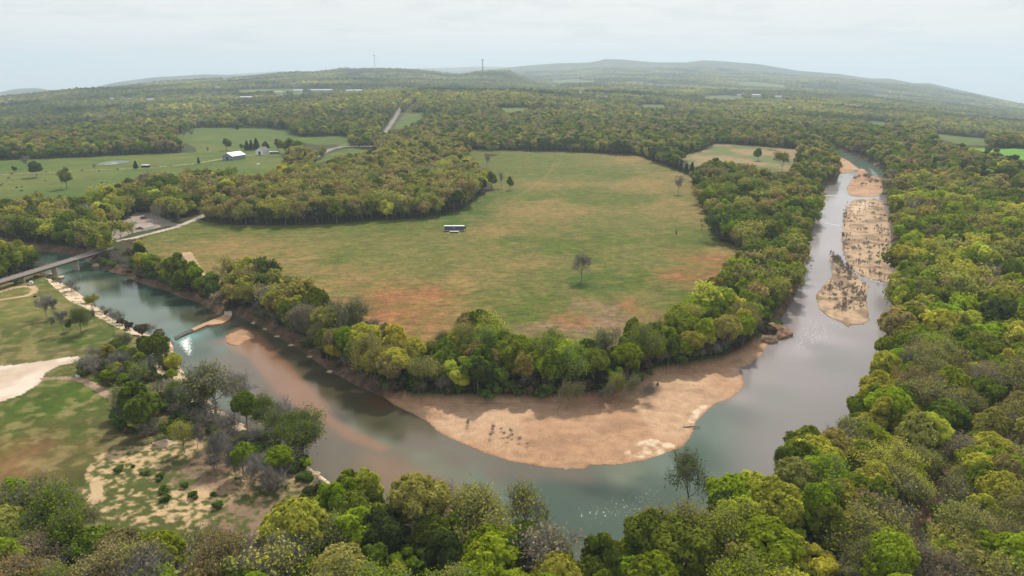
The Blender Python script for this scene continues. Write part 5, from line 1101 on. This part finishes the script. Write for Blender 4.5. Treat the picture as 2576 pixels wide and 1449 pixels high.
# fences on the farm
def fence(pts, label, step=5.0, zt=1.3):
    g_ = [at(a, b_, 3) for a, b_ in pts]; e = link('farm_fence', None, None, g_[0]); tag(e, label, 'fence'); posts = []; rails = []
    for a, b_ in zip(g_[:-1], g_[1:]):
        n_ = max(1, int((b_-a).length/step))
        for i in range(n_): q_ = a.lerp(b_, i/n_)-g_[0]; posts.append((q_.x, q_.y, zt/2-.3, .22, .22, zt+.6))
        for z_ in (.5, 1.0): rails.append((a-g_[0]+Vector((0,0,z_)), b_-g_[0]+Vector((0,0,z_)), .05, .05))
    boxes('post', posts, M['wood'], e)['kind'] = 'stuff'; V, Fq = tubes(rails, 4); link('rail', mesh_np('rail', V, Fq, M['wood']), e)
fence([(616,395),(632,398),(645,399),(700,397)], 'wooden corral fence between the barn and the farmhouse yard')
fence([(470,416),(510,410),(562,405)], 'wooden fence along the track left of the barn')
fence([(60,437.5),(200,432),(345,426.5),(470,417)], 'long thin fence along the farm track through the pasture', 9)
# cabins in the left wood
p = at(105, 573, 3); gable('cabin', p, R(75), 8, 6, 2.8, 4.2, M['white'], M['roofg'], 'small pale cabin in the clearing of the left wood', 'cabin', windows=1)
p = at(237, 571, 3); gable('cabin', p, R(10), 10, 6, 2.8, 4.2, M['wood'], M['roofb'], 'brown-roofed cabin among trees left of the parking lot', 'cabin', windows=2)
# far buildings
fl = ['white long shed left of the longest roof on the ridge', 'longest white roof group on the near ridge', 'grey-roofed building on the ridge left of the white sheds', 'pale long low house on the wooded ridge, left', 'low pale building on the ridge right of the white sheds',
 'tiny far roof above the left ridge', 'tiny far roof straight above the white sheds', 'leftmost white roof in the far left valley', 'small white roof in the far left valley, second', 'bright white farm roof group in the far left valley', 'single white roof left of the low ridge house',
 'white speck of a house below the knob hill', 'bright white roof left of the centre hamlet', 'small roof in the middle of the centre hamlet', 'white gabled roof right of the centre hamlet', 'left white poultry shed at the foot of the long mountain', 'middle white poultry shed at the foot of the long mountain', 'white farm with tall barn at the foot of the long mountain', 'white silo-like house on the mountain flank']
for (x0, x1, yb), l_ in zip(FARB, fl):
    x, y, z = hit((x0+x1)/2, yb); d_ = hypot(x, y); Lm = max((x1-x0)*d_/F*1.0, 9); az = math.atan2(x, y)
    gable('farm_building', (x, y, z+.5), -az+rng.uniform(-.2, .2), Lm, max(9, min(Lm*.4, 18)), 4.0+d_/2500, 6+d_/1200, M['farw'], M['farw'], l_, 'building', 'far farm buildings', door=False, windows=3 if Lm > 20 else 1)
# masts
def mast(px, pyb, pyt, label, r=1.0):
    az_ = math.atan((px-1288)*CT/F/.985); d_ = 5450.0; x, y = d_*math.sin(az_), d_*math.cos(az_); z = float(z_at(np.array([x]), np.array([y]))[0]); yb_ = float(P(np.array([x]), np.array([y]), np.array([z]))[1][0]); h = (yb_-pyt)*d_/F*1.02; e = link('radio_mast', None, None, (x, y, z)); tag(e, label, 'mast')
    sg = []; nb = 14
    for k_ in range(3):
        a = k_*2.094; sg.append(((r*math.cos(a), r*math.sin(a), 0), (r*.8*math.cos(a), r*.8*math.sin(a), h), .45*r, .35*r))
        for i in range(nb): a2 = a+2.094; sg.append(((r*math.cos(a), r*math.sin(a), h*i/nb), (r*math.cos(a2), r*math.sin(a2), h*(i+1)/nb), .2*r, .2*r))
    V, Fq = tubes(sg, 4); link('lattice', mesh_np('lattice', V, Fq, M['steel' if r < 2 else 'dark']), e)
    V, Fq = tubes([((2.2*r*math.cos(a), 2.2*r*math.sin(a), h*.93), (2.2*r*math.cos(a), 2.2*r*math.sin(a), h*1.0), 1.0*r, 1.0*r) for a in (0, 1.57, 3.14, 4.7)], 8); link('antenna', mesh_np('antenna', V, Fq, M['steel']), e)
mast(1215, 176, 153, 'dark radio mast on the round knob hill', 3.4); mast(948, 172, 143, 'faint thin mast on the left skyline', 1.8)
# ------------------------------------------------------------------ cattle
def cow_mesh(mat, nm):
    me = bpy.data.meshes.new(nm+'_rig')
    V = [(-.75,0,1.2),(-.2,0,1.22),(.4,0,1.25),(.75,0,1.25),(1.05,0,1.1),(1.3,0,.75),(1.5,0,.5), (-.8,.22,.9),(-.85,.24,.5),(-.78,.24,.02), (-.8,-.22,.9),(-.72,-.24,.5),(-.8,-.24,.02), (.62,.2,.85),(.62,.22,.45),(.64,.22,.02), (.62,-.2,.85),(.68,-.22,.45),(.62,-.22,.02), (-1.0,0,1.25),(-1.1,0,.8)]
    E = [(0,1),(1,2),(2,3),(3,4),(4,5),(5,6),(0,7),(7,8),(8,9),(0,10),(10,11),(11,12),(3,13),(13,14),(14,15),(3,16),(16,17),(17,18),(0,19),(19,20)]
    me.from_pydata(V, E, []); o_ = bpy.data.objects.new('rig', me); col.objects.link(o_); md = o_.modifiers.new('s', 'SKIN')
    rad = [.36,.42,.40,.33,.22,.17,.12,.2,.1,.08,.2,.1,.08,.16,.09,.08,.16,.09,.08,.07,.04]
    for v, r_ in zip(me.skin_vertices[0].data, rad): v.radius = (r_, r_)
    me.skin_vertices[0].data[1].use_root = True; o_.modifiers.new('d', 'SUBSURF').levels = 1
    dg = bpy.context.evaluated_depsgraph_get(); dg.update(); out = bpy.data.meshes.new_from_object(o_.evaluated_get(dg)); bpy.data.objects.remove(o_); out.materials.clear(); out.materials.append(mat); out.name = nm; return out
cb, ct_ = cow_mesh(M['cowb'], 'black_cow'), cow_mesh(M['cowt'], 'pale_cow')
CB = [(21.7,450),(7,464.5),(2,468),(30,440),(114,456),(142,442),(117,434),(207,430.5),(249,432.5),(296,427.5),(249,471),(256,462),(55,482),(91,486),(42.5,474),(55,471.5)]
CT_ = [(34,453.5),(24,464),(12,479.5),(120,438.5),(263,458),(235,453),(32,479.5)]
for lst, me_, cl in ((CB, cb, 'black'), (CT_, ct_, 'cream')):
    lst = sorted(lst, key=lambda q_: q_[0])
    for j, (a, b_) in enumerate(lst):
        o_ = link('cow', me_, None, at(a, b_, 3.0), float(rng.uniform(0, 6.28))); o_.scale = (1.15, 1.15, 1.15)
        tag(o_, f'{cl} cow grazing in the left pasture, {ORD[j]} of the {cl} ones from the left', 'cow', 'cattle in the left pasture')
o_ = link('charcoal_grill', None, None, at(88, 747, 3)); tag(o_, 'small black fire ring on the lawn below the loop track', 'fire ring')
V, Fq = cyl((0,0,0), (0,0,.5), .8, 14); link('ring', mesh_np('ring', V, Fq, M['carb']), o_); V, Fq = cyl((0,0,.5), (0,0,.9), .08, 6); link('post', mesh_np('post', V, Fq, M['carb']), o_)
# small shed roof and light object in the near-left trees
e = link('stone_marker', None, None, at(197, 948, 3)); tag(e, 'small white stone block beside the park path', 'stone'); boxes('block', [(0, 0, .4, 1.6, 1.1, 1.0)], M['white'], e)
# ------------------------------------------------------------------ haze
def haze(dens):
    zlo = float(Z.min())-6; hb = boxes('haze', [(0, 14000, (zlo+480)/2, 70000, 32000, 480-zlo)], None)
    m_, nt_ = newmat('haze'); o2 = N(nt_, 'ShaderNodeOutputMaterial'); pv = N(nt_, 'ShaderNodeVolumePrincipled'); pv.inputs['Color'].default_value = (.72, .86, 1.0, 1); pv.inputs['Density'].default_value = dens; pv.inputs['Anisotropy'].default_value = .2
    nt_.links.new(pv.outputs[0], o2.inputs['Volume']); hb.data.materials.clear(); hb.data.materials.append(m_); tag(hb, 'pale blue summer haze filling the valley air', 'haze', kind='stuff')
haze(0.9e-4)
